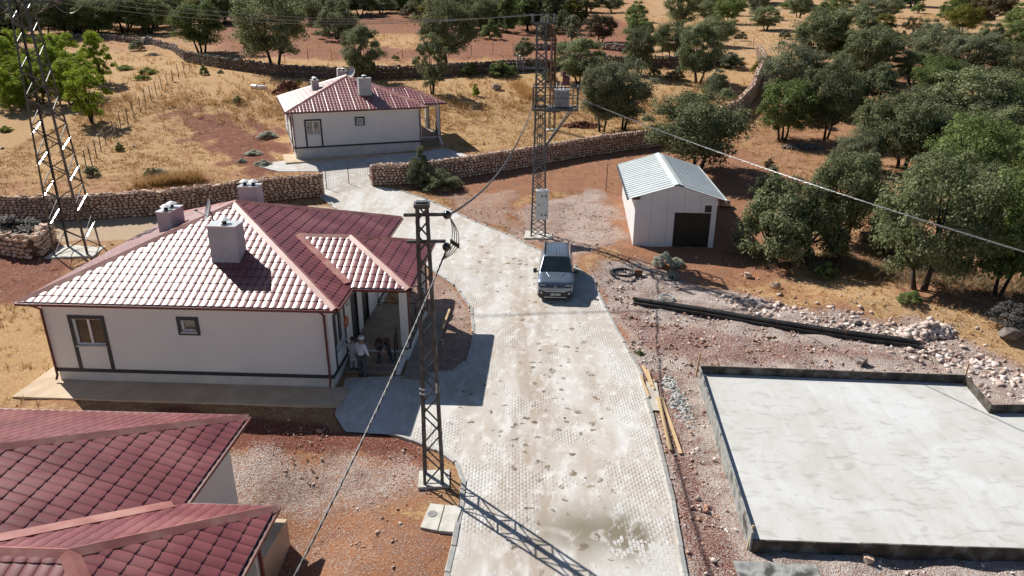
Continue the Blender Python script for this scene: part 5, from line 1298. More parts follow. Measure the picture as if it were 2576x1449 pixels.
# ------------------------------------------------------------------ trees
def leaf_material(name, c1, c2, c3, transl=.18):
    m = bpy.data.materials.new(name); m.use_nodes = True; t = m.node_tree; P = t.nodes['Principled BSDF']; L = t.links.new
    a = nn(t, 'ShaderNodeAttribute'); a.attribute_name = 'tone'
    cr = nn(t, 'ShaderNodeValToRGB'); e = cr.color_ramp.elements; e.new(.5)
    for i, (p, c) in enumerate(((0, c1), (.55, c2), (1, c3))): e[i].position = p; e[i].color = (*c, 1)
    L(a.outputs['Fac'], cr.inputs[0])
    oi = nn(t, 'ShaderNodeObjectInfo'); mr = nn(t, 'ShaderNodeMapRange'); mr.inputs[3].default_value = .8; mr.inputs[4].default_value = 1.2; L(oi.outputs['Random'], mr.inputs[0])
    mx = nn(t, 'ShaderNodeVectorMath', operation='SCALE'); L(cr.outputs[0], mx.inputs[0]); L(mr.outputs[0], mx.inputs['Scale'])
    L(mx.outputs[0], P.inputs['Base Color']); P.inputs['Roughness'].default_value = .65; P.inputs['Specular IOR Level'].default_value = .18
    tr = nn(t, 'ShaderNodeBsdfTranslucent'); L(mx.outputs[0], tr.inputs[0]); ms = nn(t, 'ShaderNodeMixShader'); ms.inputs[0].default_value = transl
    L(P.outputs[0], ms.inputs[1]); L(tr.outputs[0], ms.inputs[2]); L(ms.outputs[0], t.nodes['Material Output'].inputs['Surface'])
    return m
LM = dict(o=leaf_material('oak_leaves_grey_green', (.10, .12, .05), (.22, .25, .12), (.40, .43, .26), .34),
 g=leaf_material('oak_leaves_green', (.09, .13, .04), (.2, .26, .08), (.35, .41, .18), .32),
 y=leaf_material('turning_leaves_yellow', (.09, .10, .02), (.19, .19, .035), (.34, .30, .06), .25),
 a=leaf_material('almond_leaves_bright', (.15, .21, .02), (.29, .38, .035), (.47, .53, .08), .48),
 b=leaf_material('dusty_olive_leaves', (.12, .13, .07), (.23, .25, .145), (.38, .4, .27), .34),
 n=leaf_material('brownish_leaves', (.08, .065, .03), (.15, .12, .06), (.25, .2, .11)),
 s=leaf_material('silver_weed', (.4, .41, .32), (.56, .58, .48), (.7, .72, .62), .3),
 d=leaf_material('bare_brush_twigs', (.05, .045, .04), (.12, .11, .10), (.22, .2, .18), .0))
M_bark = mat('oak_bark', [(.03, .024, .02), (.075, .062, .052)], .95, 6, bump=.5)
def make_crown(seed, nleaf, lobes, ex, shape='oak', ls=.05, gap=.0):
    """crown in unit height: centre z about .6; returns V,F,tone. Leaves are small bent quads gathered in clumps."""
    rs = np.random.RandomState(seed); C_ = []
    tries = 0
    while len(C_) < lobes and tries < 20000:
        tries += 1; v = rs.normal(size=3); v /= np.linalg.norm(v); r = rs.uniform(.35, 1)**.5
        p = v*r
        if shape == 'oak':
            if p[2] < -.9: continue
            p = p*np.array([ex, ex, .43])*(1 if p[2] > 0 else .93)+np.array([0, 0, .53]); p += rs.normal(size=3)*np.array([.035, .035, .03])
        elif shape == 'bush': p = np.array([p[0]*ex, p[1]*ex, abs(p[2])*.78+.08]); p[:2] *= 1-.25*p[2]
        elif shape == 'vase':
            z = rs.uniform(.14, .93); rr = ex*(.3+.7*math.sin(math.pi*min(1, (z-.02)/.98))) ; p = np.array([v[0]*rr*r, v[1]*rr*r, z])
        elif shape == 'cone': z = rs.uniform(.12, .97); rr = ex*(1.05-z)**.7; p = np.array([v[0]*rr*r, v[1]*rr*r, z])
        if all(np.linalg.norm(p-q) > gap for q in C_): C_.append(p)
    C_ = np.array(C_); lr = rs.uniform(.06, .17, len(C_))*(1 if shape != 'vase' else .62)
    k = rs.randint(0, len(C_), nleaf); d = rs.normal(size=(nleaf, 3)); d /= np.linalg.norm(d, axis=1)[:, None]
    d[:, 2] = np.where(d[:, 2] < -.2, -d[:, 2]*.6, d[:, 2])
    rad = lr[k]*(rs.uniform(.25, 1.12, nleaf)**.6)
    c = C_[k]+d*rad[:, None]*np.array([1.0, 1.0, 1.15])
    nrm = d+rs.normal(size=(nleaf, 3))*.6; nrm[:, 2] += .3; nrm /= np.linalg.norm(nrm, axis=1)[:, None]
    a = np.cross(nrm, rs.normal(size=(nleaf, 3))); a /= np.linalg.norm(a, axis=1)[:, None]; b = np.cross(nrm, a)
    s = ls*rs.uniform(.6, 1.35, nleaf)[:, None]
    V = np.stack([c-a*s*.5, c-b*s*.33+nrm*s*.1, c+a*s*.5, c+b*s*.33+nrm*s*.1], 1)
    V[..., 2] = np.maximum(V[..., 2], .01)
    F = np.arange(nleaf*4).reshape(-1, 4)
    tone = np.clip(rs.normal(.45, .2, nleaf)+.25*rs.rand(len(C_))[k]-.1, 0, 1)
    return V.reshape(-1, 3), F, np.repeat(tone, 4), C_
def crown_mesh(V, F, tone, m):
    me = np_mesh('crown', V, F, m)
    t = me.attributes.new('tone', 'FLOAT', 'POINT'); t.data.foreach_set('value', tone.astype(np.float32)); return me
def trunk_mesh(C_, seed, nt=3, spread=.05, low=.3):
    rs = random.Random(seed); m = MB(); base = []
    for k in range(nt):
        a = rs.uniform(0, 6.28); b0 = Vector((spread*math.cos(a), spread*math.sin(a), -.04)); a2 = a+rs.uniform(-.5, .5)
        fork = Vector((spread*2.2*math.cos(a2), spread*2.2*math.sin(a2), low+rs.uniform(0, .08))); mid = b0.lerp(fork, .5)+Vector((rs.uniform(-.015, .015), rs.uniform(-.015, .015), 0))
        m.tube([b0, mid, fork], [.026, .02, .016], 6); base.append(fork)
    for i in range(0, len(C_), max(1, len(C_)//14)):
        c = Vector(C_[i]); f = min(base, key=lambda q: (q-c).length); mid = f.lerp(c, .5)+Vector((0, 0, .03)); m.tube([f, mid, c], [.013, .009, .004], 5)
    return m.mesh('trunk', M_bark)
PROTO = {}
for key, args in dict(oak0=(1, 26000, 95, .45, 'oak', .026, .05), oak1=(2, 26000, 80, .43, 'oak', .027, .05), oak2=(3, 28000, 110, .47, 'oak', .025, .04), bush0=(4, 13000, 55, .5, 'bush', .034), bush1=(5, 13000, 44, .45, 'bush', .036), vase0=(6, 15000, 100, .42, 'vase', .026), vase1=(7, 15000, 90, .38, 'vase', .027), cone0=(8, 8000, 40, .34, 'cone', .04)).items():
    V, F, T_, C_ = make_crown(*args); low = dict(oak=.16, bush=.08, vase=.14, cone=.1)[args[4]]
    PROTO[key] = (crown_mesh(V, F, T_, LM['o']), trunk_mesh(C_, args[0], 3 if args[4] != 'cone' else 1, .05 if args[4] == 'oak' else .03, low))
def tree(kind, leaf, bx, by, wpx, hpx, label, cat='tree', name='oak_tree', group=None, rz=None):
    p = at(bx, by); Z = depth_of(p); H = hpx/PF*Z/.97; Wd = wpx/PF*Z
    cr, tk = PROTO[kind]; base = dict(oak0=.98, oak1=.92, oak2=1.06, bush0=1.1, bush1=1.02, vase0=.92, vase1=.84, cone0=.72)[kind]
    t = thing(name, label, cat, (p.x, p.y, p.z-.05), rz if rz is not None else random.uniform(0, 6.28), group)
    sx = Wd/base
    c = link('crown', cr, t, (0, 0, 0), None, (sx, sx*random.uniform(.9, 1.1), H)); c.material_slots[0].link = 'OBJECT'; c.material_slots[0].material = LM[leaf]
    k = link('trunk', tk, t, (0, 0, 0), None, (sx, sx, H)); return t
# trees that can be told apart
TR = [
 ('oak2', 'o', 690, 172, 190, 172, 'broad dark oak on the far side of the field wall, left of the far house', 'oak_tree'),
 ('oak0', 'g', 508, 135, 126, 112, 'round leafy oak at the end of the ruined wall above the fence posts', 'oak_tree'),
 ('oak1', 'o', 918, 206, 100, 122, 'dense dark oak directly behind the far house roof', 'oak_tree'),
 ('oak2', 'o', 1130, 162, 150, 140, 'wide oak just beyond the field wall, right of the far house', 'oak_tree'),
 ('vase0', 'o', 1088, 238, 92, 132, 'loose grey green oak growing in front of the field wall', 'oak_tree'),
 ('bush0', 'o', 1318, 148, 58, 54, 'small round dark oak left of the transformer tower top', 'oak_tree'),
 ('oak1', 'o', 1462, 212, 138, 100, 'flat crowned oak with slim trunks right of the transformer tower', 'oak_tree'),
 ('oak0', 'b', 1512, 330, 112, 152, 'left of two dusty oaks behind the curving wall', 'oak_tree'),
 ('oak2', 'b', 1562, 328, 150, 150, 'right, wider of two dusty oaks behind the curving wall', 'oak_tree'),
 ('oak0', 'o', 1606, 188, 82, 105, 'upright oak beyond the two dusty oaks', 'oak_tree'),
 ('oak2', 'o', 1690, 150, 105, 82, 'oak on the red slope left of the tall upper right oak', 'oak_tree'),
 ('oak1', 'o', 1757, 208, 108, 128, 'large dark oak standing at the upper end of the field wall', 'oak_tree'),
 ('oak0', 'o', 1712, 72, 90, 82, 'tall dark oak near the top edge, right of centre', 'oak_tree'),
 ('oak2', 'o', 1796, 118, 100, 66, 'oak with a spreading crown above the large dark oak', 'oak_tree'),
 ('bush0', 'b', 1800, 238, 66, 66, 'round dusty bush in the straw inside the curving wall', 'shrub'),
 ('oak1', 'o', 1925, 76, 72, 52, 'lone small oak on the bare slope at upper right', 'oak_tree'),
 ('oak0', 'b', 1905, 48, 56, 54, 'grey green tree just above the lone small oak', 'oak_tree'),
 ('bush1', 'g', 2073, 48, 74, 42, 'bright rounded tree above the big oak cluster at upper right', 'oak_tree'),
 ('oak2', 'o', 2055, 165, 135, 118, 'leftmost oak of the big cluster at upper right', 'oak_tree'),
 ('oak1', 'o', 2130, 172, 140, 135, 'topmost tall oak of the big cluster at upper right', 'oak_tree'),
 ('oak0', 'o', 2175, 205, 130, 120, 'right hand oak of the big cluster at upper right', 'oak_tree'),
 ('oak2', 'b', 1985, 250, 150, 122, 'oak leaning over the top end of the curving wall', 'oak_tree'),
 ('bush0', 'o', 2085, 255, 165, 120, 'low bushy oak in the middle of the cluster below the tall ones', 'oak_tree'),
 ('oak0', 'g', 1966, 352, 132, 132, 'green oak with bare slim trunks beside the red track', 'oak_tree'),
 ('oak2', 'o', 2070, 350, 150, 172, 'large oak with twin trunks right of the red track', 'oak_tree'),
 ('bush0', 'o', 2200, 262, 135, 104, 'wide low oak behind the twin trunk oak', 'oak_tree'),
 ('vase0', 'n', 2282, 138, 62, 82, 'thin brownish tree in the gap of the upper right wood', 'oak_tree'),
 ('oak2', 'b', 2345, 180, 150, 100, 'pale crowned oak right of the thin brownish tree', 'oak_tree'),
 ('oak0', 'b', 2440, 205, 140, 105, 'pale crowned oak on the right of the upper right wood', 'oak_tree'),
 ('oak2', 'o', 2262, 425, 200, 172, 'broad oak above the bushes in the right hand wood', 'oak_tree'),
 ('oak1', 'o', 2420, 330, 210, 140, 'wide spreading oak near the right edge, mid height', 'oak_tree'),
 ('oak2', 'g', 2420, 505, 190, 190, 'fresh green oak standing among grey green ones at the right', 'oak_tree'),
 ('bush0', 'b', 2120, 420, 72, 72, 'small pale bush below the twin trunk oak', 'shrub'),
 ('bush0', 'o', 1942, 648, 205, 212, 'dense bushy oak in the shadow right of the shed', 'oak_tree'),
 ('bush1', 'o', 2035, 645, 170, 190, 'second dense bushy oak, right of the one by the shed', 'oak_tree'),
 ('oak0', 'o', 2115, 605, 175, 205, 'dark oak between the bushy oaks and the big near oak', 'oak_tree'),
 ('oak2', 'o', 2318, 735, 300, 305, 'biggest nearest oak with a thick leaning trunk at the right', 'oak_tree'),
 ('oak1', 'g', 2500, 742, 190, 290, 'tall oak by the right edge, next to the biggest oak', 'oak_tree'),
 ('oak0', 'g', 2590, 730, 170, 250, 'oak cut off by the right edge beside the tall oak', 'oak_tree'),
 ('oak2', 'o', 1745, 432, 245, 178, 'big dark oak just behind the shed roof', 'oak_tree'),
 ('bush1', 'b', 1060, 468, 76, 100, 'upright oak sapling growing against the stone wall right of the gate', 'shrub'),
 ('bush0', 'o', 1105, 474, 110, 50, 'low dark bush at the foot of the stone wall right of the gate', 'shrub'),
 ('vase1', 'a', 255, 208, 86, 110, 'bright green almond tree standing apart right of the orchard', 'almond_tree'),
 ('vase0', 'a', 233, 308, 112, 122, 'nearest bright green almond tree, by the fence posts', 'almond_tree'),
 ('bush0', 'b', 348, 128, 42, 30, 'dusty bush beside the grey stone heap', 'shrub'),
 ('bush1', 'b', 1930, 500, 92, 85, 'dusty low bush on the red soil right of the shed', 'shrub'),
 ('bush0', 'y', 1905, 185, 40, 30, 'small bush just inside the top of the curving wall', 'shrub'),
 ('bush0', 'b', 1840, 172, 70, 42, 'low grey bush inside the curving wall', 'shrub'),
 ('oak0', 'n', 1510, 108, 80, 62, 'brownish thin oak on the ploughed slope above the tower', 'oak_tree'),
 ('bush0', 'g', 1605, 90, 88, 54, 'rounded bright green tree on the ploughed slope', 'oak_tree'),
 ('vase1', 'b', 1440, 104, 52, 56, 'grey slim tree on the ploughed slope beside the yellow crowned tree', 'oak_tree'),
 ('bush1', 'y', 1442, 52, 74, 52, 'yellow crowned tree above the transformer tower', 'oak_tree'),
 ('cone0', 'g', 1278, 82, 62, 82, 'narrow green tree left above the transformer tower', 'oak_tree'),
 ('vase0', 'o', 625, 140, 40, 70, 'thin sapling left of the broad dark oak', 'oak_tree'),
 ('bush1', 'g', 1998, 22, 80, 30, 'low green tree at the top edge above the bare slope', 'oak_tree'),
 ('bush0', 'b', 1732, 268, 66, 42, 'silvery dry shrub behind the big oak by the shed', 'shrub'),
 ('bush1', 'g', 2075, 700, 60, 46, 'small broad leaved shrub below the bushy oaks', 'shrub'),
]
for k_, l_, x, y, w, h, lab, nm in TR: tree(k_, l_, x, y, w*1.06, h*1.08, lab, 'shrub' if nm == 'shrub' else 'tree', nm)
ORD = 'first second third fourth fifth sixth seventh eighth ninth tenth eleventh twelfth thirteenth fourteenth fifteenth sixteenth seventeenth eighteenth nineteenth twentieth'.split()
ORD += ['twenty '+o for o in ORD[:9]]+['thirtieth']+['thirty '+o for o in ORD[:9]]+['fortieth']+['forty '+o for o in ORD[:9]]
ADJ = dict(o='dark grey green', g='fresh green', y='yellowing', n='brownish', b='pale dusty', a='bright green')
def grove(items, kinds, kw, kh, zone, group):
    cnt = {}
    for x, y, w, h, l in sorted(items, key=lambda q: q[0]):
        k = cnt.get(l, 0); cnt[l] = k+1
        tree(random.choice(kinds), l, x, y, w*kw, h*kh, f"{ORD[min(k, len(ORD)-1)]} from left of the {ADJ[l]} trees {zone}", 'tree', 'almond_tree' if l == 'a' else 'oak_tree', group)
rg = random.Random(12)
grove([(x, y, 112, 104, 'a') for x, y in [(20, 205), (62, 250), (100, 215), (148, 228), (180, 262), (130, 190), (60, 185), (-20, 240), (170, 195), (105, 262), (30, 275), (0, 170), (200, 240)]], ['vase0', 'vase1', 'bush0', 'bush1'], .92, 1, 'in the crowded orchard', 'orchard almond trees')
grove([(40, 92, 110, 95, 'o'), (110, 96, 100, 85, 'o'), (175, 92, 90, 80, 'o'), (240, 92, 90, 70, 'g'), (310, 82, 110, 80, 'o'), (-40, 90, 110, 90, 'o'), (370, 55, 80, 60, 'n'), (410, 48, 70, 56, 'y'), (440, 62, 60, 60, 'o'), (480, 45, 80, 50, 'y'), (560, 62, 100, 75, 'o'), (590, 40, 100, 60, 'g'),
  (820, 85, 90, 80, 'o'), (850, 100, 90, 85, 'o'), (790, 60, 80, 60, 'g'), (20, 40, 110, 60, 'o'), (140, 45, 110, 60, 'o'), (250, 45, 110, 60, 'o'), (340, 30, 90, 50, 'g'), (700, 30, 110, 55, 'g'), (650, 20, 80, 50, 'o'), (905, 40, 80, 50, 'o'), (960, 34, 70, 40, 'o')]+[(rg.uniform(-40, 400), rg.uniform(30, 92), 95, 70, rg.choice('ooogb')) for _ in range(20)]+[(rg.uniform(400, 850), rg.uniform(16, 62), 85, 60, rg.choice('oogyn')) for _ in range(20)], ['oak0', 'oak1', 'oak2', 'bush0'], 1.35, 1.25, 'in the top left belt', 'trees in the top left belt')
grove([(1060, 45, 80, 50, 'n'), (1100, 55, 80, 60, 'y'), (1140, 72, 70, 65, 'o'), (1180, 45, 90, 50, 'o'), (1215, 75, 66, 60, 'o'), (1232, 98, 48, 40, 'g'), (1240, 50, 80, 50, 'g'), (1330, 75, 90, 70, 'g'), (1390, 70, 70, 70, 'o'), (1360, 45, 90, 50, 'g'), (1300, 40, 80, 44, 'g'), (1420, 85, 60, 50, 'o'), (1480, 30, 70, 34, 'o'), (1540, 30, 50, 30, 'o'), (1600, 55, 50, 45, 'g'), (1010, 28, 60, 34, 'g'), (1375, 110, 44, 50, 'b')]+[(rg.uniform(1070, 1500), rg.uniform(14, 62), 76, 56, rg.choice('oogyb')) for _ in range(20)]+[(rg.uniform(860, 1060), rg.uniform(10, 26), 76, 50, rg.choice('oogyn')) for _ in range(8)], ['oak0', 'oak2', 'bush0', 'bush1', 'cone0'], 1.3, 1.25, 'in the grove at top centre', 'trees on the slope along the top middle')
grove([(1830, 60, 80, 60, 'g'), (1850, 40, 60, 44, 'o'), (1780, 55, 70, 45, 'o'), (2010, 45, 70, 44, 'o'), (2110, 35, 60, 36, 'g'), (2190, 60, 80, 52, 'b'), (2215, 90, 60, 46, 'y'), (2240, 45, 60, 40, 'o'), (2310, 32, 40, 26, 'g'), (2380, 50, 64, 44, 'g'), (2330, 110, 90, 60, 'o'), (2420, 85, 90, 60, 'y'), (2450, 60, 90, 60, 'n'), (2500, 50, 100, 70, 'n'), (2560, 80, 90, 70, 'g'), (2480, 130, 100, 70, 'o'), (2560, 150, 100, 80, 'g'),
  (2540, 220, 110, 90, 'o'), (2500, 290, 130, 100, 'o'), (2580, 330, 130, 110, 'g'), (2350, 250, 120, 90, 'g'), (2300, 320, 130, 100, 'b'), (2180, 330, 90, 80, 'o'), (2520, 420, 150, 130, 'o'), (2600, 480, 150, 140, 'g'), (2330, 520, 130, 120, 'o'), (2210, 560, 110, 100, 'b'), (2140, 500, 110, 90, 'o'), (2420, 600, 120, 100, 'g'), (2560, 620, 150, 150, 'o'), (2290, 210, 100, 70, 'o'), (2660, 700, 160, 200, 'o'), (2680, 400, 150, 150, 'o'), (2670, 250, 120, 110, 'g'), (2160, 430, 120, 90, 'b'), (2340, 440, 150, 130, 'b'), (2230, 640, 110, 90, 'o'), (2470, 560, 150, 130, 'o'), (2380, 400, 130, 100, 'o'), (2480, 360, 130, 90, 'b'), (2230, 150, 90, 60, 'o'), (2380, 300, 120, 80, 'o'), (2120, 300, 100, 70, 'g'), (2030, 310, 80, 60, 'o'), (2170, 20, 60, 30, 'o'), (2260, 18, 60, 30, 'g'), (2420, 30, 70, 36, 'g'), (2520, 18, 70, 34, 'o')], ['oak0', 'oak1', 'oak2', 'bush0'], 1.0, 1.12, 'in the upper right wood', 'trees of the wood at upper right')
G4 = 'far trees beyond the top'; rr_ = random.Random(4)
for i in range(34):                              # the far edge of the wooded slope
    x = 20+i*77+rr_.uniform(-40, 40)
    if 1530 < x < 1700: continue
    tree(rr_.choice(['oak0', 'oak2', 'bush0']), rr_.choice('oogb'), x, rr_.uniform(4, 22), 80, 46, 'small far tree on the skyline slope at the very top edge', 'tree', 'oak_tree', G4)
# ------------------------------------------------------------------ shrubs and low plants
def shrub(leaf, x, y, w, h, lab, name='shrub', group=None): return tree(random.choice(['bush0', 'bush1']), leaf, x, y, w, h, lab, 'shrub', name, group)
for x, y, w, h, lab in [(1668, 668, 60, 42, 'silver green weed clump in front of the shed corner'), (1700, 668, 44, 26, 'smaller silver weed clump right of the first before the shed'), (1690, 700, 40, 24, 'dark green weed tuft below the silver clumps'), (402, 445, 60, 26, 'grey dry weed patch just above the left stone wall'), (640, 388, 50, 14, 'flat grey weed patch left of the far house pavement'), (662, 415, 44, 16, 'round grey weed on the pavement edge by the far house'), (672, 345, 60, 18, 'grey weed clump beside the white stone'), (608, 408, 30, 12, 'small grey weed left on the red soil below the far house')]:
    shrub('s', x, y, w, h, lab, 'weed_clump')
for x, y, w, h, lab, l in [(316, 174, 54, 12, 'low spreading green plant nearest the lone almond tree', 'a'), (374, 184, 56, 16, 'low spreading green plant, right one in the orchard field', 'a'), (358, 200, 52, 14, 'low spreading green plant, lowest in the orchard field', 'a'), (16, 330, 36, 16, 'small green plant at the left edge in the straw', 'a'), (303, 380, 26, 26, 'small green sapling beside the fence posts', 'g'), (382, 448, 40, 32, 'dark sapling leaning above the left stone wall', 'g'), (232, 442, 44, 30, 'ragged bush at the foot of the fence posts', 'b'), (515, 188, 26, 28, 'small dark bush at the upper end of the fence', 'g'), (556, 185, 20, 12, 'tiny green bush in the straw right of the fence', 'g'), (995, 150, 26, 14, 'small round bush on the field edge right of the far house', 'g'), (1262, 192, 88, 44, 'long green thicket along the field wall', 'g'), (1180, 190, 60, 36, 'dark thicket under the field wall', 'g'), (1330, 178, 40, 26, 'bright bush by the field wall left of the tower', 'g'), (1380, 205, 50, 36, 'bush behind the tower lattice', 'o'), (1196, 242, 24, 34, 'slender pale sapling in the straw left of the tower', 'a'), (750, 213, 22, 16, 'yellow green bush behind the red soil heap', 'y'), (600, 262, 30, 24, 'ragged weed on the bare patch left of the far house', 'g'), (1645, 190, 36, 26, 'round green bush behind the upright oak', 'g'), (1585, 170, 40, 30, 'leafy bush between oaks beyond the field wall', 'g'), (1935, 420, 32, 24, 'dry tuft on the red soil right of the big oak', 'n'), (1608, 890, 26, 14, 'green tuft of grass in the rubble beside the road', 'g'), (2290, 760, 70, 36, 'low green scrub at the foot of the biggest oak', 'g'), (1865, 100, 40, 22, 'low scrub on the bare slope', 'n'), (1975, 95, 40, 22, 'dry scrub on the bare slope right of the lone oak', 'b'), (1700, 200, 60, 30, 'low scrub under the large dark oak', 'b')]:
    shrub(l, x, y, w, h, lab)
tree('bush1', 'd', 40, 610, 190, 75, 'heap of bare grey brushwood on the retaining wall at the left edge', 'brushwood', 'brushwood')
tree('bush0', 'd', 2540, 810, 120, 60, 'dark dry brushwood heap under the trees at the right edge', 'brushwood', 'brushwood')

# ------------------------------------------------------------------ rocks, rubble, straw
def scat(n, X0, X1, Y0, Y1, want, seed, keep=None):
    rs = np.random.RandomState(seed); X = rs.uniform(X0, X1, n); Y = rs.uniform(Y0, Y1, n); Mk = masks(X, Y)
    p = want(X, Y, Mk); k = rs.rand(n) < p
    d = np.minimum(sdist(ROAD, X, Y), sdist(YARD, X, Y)); k &= d > .12
    # keep clear of buildings
    for hr in (h1, h2, h3):
        a = hr.rotation_euler[2]; dx, dy = X-hr.location.x, Y-hr.location.y; lx = dx*math.cos(a)+dy*math.sin(a); ly = -dx*math.sin(a)+dy*math.cos(a)
        k &= ~((lx > -1.0) & (lx < 14.4) & (ly > -1.4) & (ly < HD+.9) & ~((lx > 13.4) & ((ly < .8) | (ly > 7.9))))
    k &= ~((X > 7) & (X < 12.3) & (Y > 40.4) & (Y < 50.6)); k &= sdist(np.array([(p.x, p.y) for p in poly]), X, Y) > .15
    return X[k], Y[k], rs
noisemap = lambda X, Y, s: .5+.5*np.sin(X*s+2*np.sin(Y*s*.7))*np.cos(Y*s*1.3+X*s*.4)
def chip_mesh(seed):
    rs = np.random.RandomState(seed); bm = bmesh.new(); P = rs.normal(size=(11, 3)); P /= np.linalg.norm(P, axis=1)[:, None]; P *= rs.uniform(.38, .6, (11, 1))
    for p in P: bm.verts.new(p)
    bmesh.ops.convex_hull(bm, input=bm.verts); me = bpy.data.meshes.new('chip'); bm.to_mesh(me); bm.free(); return me
PRB = [tri_arrays(chip_mesh(40+i)) for i in range(4)]
def rocks(name, X, Y, rs, s0, s1, M, pw=3):
    P3 = []; n = len(X); S_ = s0+(s1-s0)*rs.rand(n)**pw; Z = hgt(X, Y)
    T = []
    for i in range(n):
        s = S_[i]; e = Euler((rs.uniform(-.5, .5), rs.uniform(-.5, .5), rs.uniform(0, 6.3))).to_matrix() @ Matrix.Diagonal((s*rs.uniform(.8, 1.3), s, s*rs.uniform(.45, .85)))
        T.append((rs.randint(4), np.array(e), np.array((X[i], Y[i], Z[i]+s*.12))))
    return scatter_mesh(name, PRB, T, M)
M_gra = mat('pale_pink_gravel', [(.34, .21, .165), (.58, .47, .41), (.8, .74, .69)], .95, 3.1, bump=.4, bscale=14, contrast=(.3, .7), detail=3)
BANK = W2([(1850, 775), (2000, 800), (2150, 825), (2280, 860), (2420, 915), (2600, 990), (2610, 980), (2430, 905), (2290, 850), (2150, 815), (2000, 790)])
M_gra2 = mat('reddish_stones', [(.25, .11, .07), (.42, .24, .16), (.62, .48, .4)], .95, 2.6, bump=.4, bscale=14, contrast=(.3, .7), detail=3)
X, Y, rs = scat(60000, 5, 30, 14, 40, lambda X, Y, M: M[:, 1]*.75*(.35+.65*noisemap(X, Y, 1.3)), 11)
tag(link('gravel', rocks('gravel', X, Y, rs, .035, .2, M_gra, 6)), kind='stuff')
X, Y, rs = scat(46000, -10, 14, 10, 48, lambda X, Y, M: (M[:, 1]*.6+.08)*(.3+.7*noisemap(X, Y, 1.7))*(X < 6) + (M[:, 1]*.5)*(Y > 36), 12)
tag(link('gravel', rocks('gravel', X, Y, rs, .03, .17, M_gra, 6)), kind='stuff')
X, Y, rs = scat(40000, -30, 40, 12, 62, lambda X, Y, M: .14*(1-M[:, 1])*(1-M[:, 0]*.8)*(noisemap(X, Y, .8)), 13)
tag(link('loose_stones', rocks('loose_stones', X, Y, rs, .04, .30, M_gra2, 7)), kind='stuff')
X, Y, rs = scat(22000, 10, 34, 18, 36, lambda X, Y, M: np.exp(-(np.abs(sdist(BANK, X, Y))/1.0)**2), 14)
tag(link('rubble_bank', rocks('rubble_bank', X, Y, rs, .05, .42, M_gra, 4)), kind='stuff')
X, Y, rs = scat(5000, -60, 90, 60, 150, lambda X, Y, M: .25*noisemap(X, Y, .25)**3, 15)
tag(link('field_stones', rocks('field_stones', X, Y, rs, .15, .7, M_stB, 4)), kind='stuff')
X, Y, rs = scat(9000, 4.5, 16, 15, 36, lambda X, Y, M: M[:, 3]*.9*noisemap(X, Y, 1.1), 31)
tag(link('soil_clods', rocks('soil_clods', X, Y, rs, .05, .24, mat('red_brown_clods', [(.3, .15, .1), (.45, .27, .19), (.6, .47, .38)], .95, 1.6, bump=.5, contrast=(.3, .7)), 3)), kind='stuff')
X, Y, rs = scat(12000, -9, 0, 12, 22, lambda X, Y, M: (M[:, 3]*.4+.1)*noisemap(X, Y, 1.4), 32)
tag(link('soil_clods', rocks('soil_clods', X, Y, rs, .03, .12, MC['red_brown_clods'], 3)), kind='stuff')
def heap(name, lab, x, y, wpx, n, s0, s1, M, hh=.5, sy=.5, cat='stone heap'):
    p = at(x, y); w = wpx/PF*depth_of(p)/2; rs = np.random.RandomState(int(x)); T = []; c = np.array(p)
    for i in range(n):
        r = rs.rand()**.6; a = rs.uniform(0, 6.28); X_, Y_ = p.x+w*r*math.cos(a), p.y+w*sy*r*math.sin(a); s = rs.uniform(s0, s1)
        e = Euler((rs.uniform(-.5, .5), rs.uniform(-.5, .5), rs.uniform(0, 6.3))).to_matrix() @ Matrix.Diagonal((s*1.2, s, s*.7)); T.append((rs.randint(4), np.array(e), np.array((X_-p.x, Y_-p.y, hz(X_, Y_)-p.z+hh*(1-r)*rs.uniform(.4, 1)))))
    o = link(name, scatter_mesh(name, PRB, T, M)); o.location = p; return tag(o, lab, cat)
M_redsoil = mat('dug_red_soil', [(.12, .04, .028), (.22, .08, .055)], 1, 3, bump=.5)
heap('stone_heap', 'grey stone heap in the field at the end of the ruined wall', 375, 112, 60, 260, .3, .8, M_stB, 1.4, .6)
heap('stone_heap', 'smaller grey stone pile just below the big heap', 385, 140, 36, 90, .25, .6, M_stB, .5, .5)
heap('stone_heap', 'low grey stone mound among trees at the top, left of centre', 928, 44, 60, 120, .4, 1.0, M_stB, 1.2, .6)
heap('soil_heap', 'heap of dark red dug soil and stones behind the far house', 722, 232, 70, 300, .25, .8, M_redsoil, 1.5, .7, 'soil heap')
heap('soil_heap', 'long low heap of dark red soil in the straw right of the thin pole', 1465, 318, 100, 260, .2, .55, M_redsoil, .6, .35, 'soil heap')
heap('rock_heap', 'grey boulders on the ploughed slope above the tower', 1460, 142, 90, 60, .4, .9, M_stB, .3, .3, 'stone heap')
heap('rock_heap', 'loose white rocks heaped on the bank at the lower right', 2330, 838, 130, 260, .15, .55, M_gra, .5, .4, 'stone heap')
heap('rock_heap', 'rocks under the slim trunked oak beside the red track', 2020, 372, 110, 90, .2, .6, M_stB, .35, .4, 'stone heap')
heap('rock_heap', 'heap of grey mortar rubble along the left side of the formwork', 1706, 1010, 54, 420, .06, .24, mat('mortar_rubble', [(.3, .3, .29), (.5, .5, .47)], .95, 4), .15, 5.0, 'stone heap')
def boulder(lab, x, y, wpx, M=M_gra, k=0):
    p = at(x, y); w = wpx/PF*depth_of(p); return tag(link('boulder', STA[k % 6] if M is not M_stB else STB[k % 5], None, (p.x, p.y, p.z+w*.25), (.1, .2, random.uniform(0, 6)), (w*1.1, w*.9, w*.75)), lab, 'boulder')
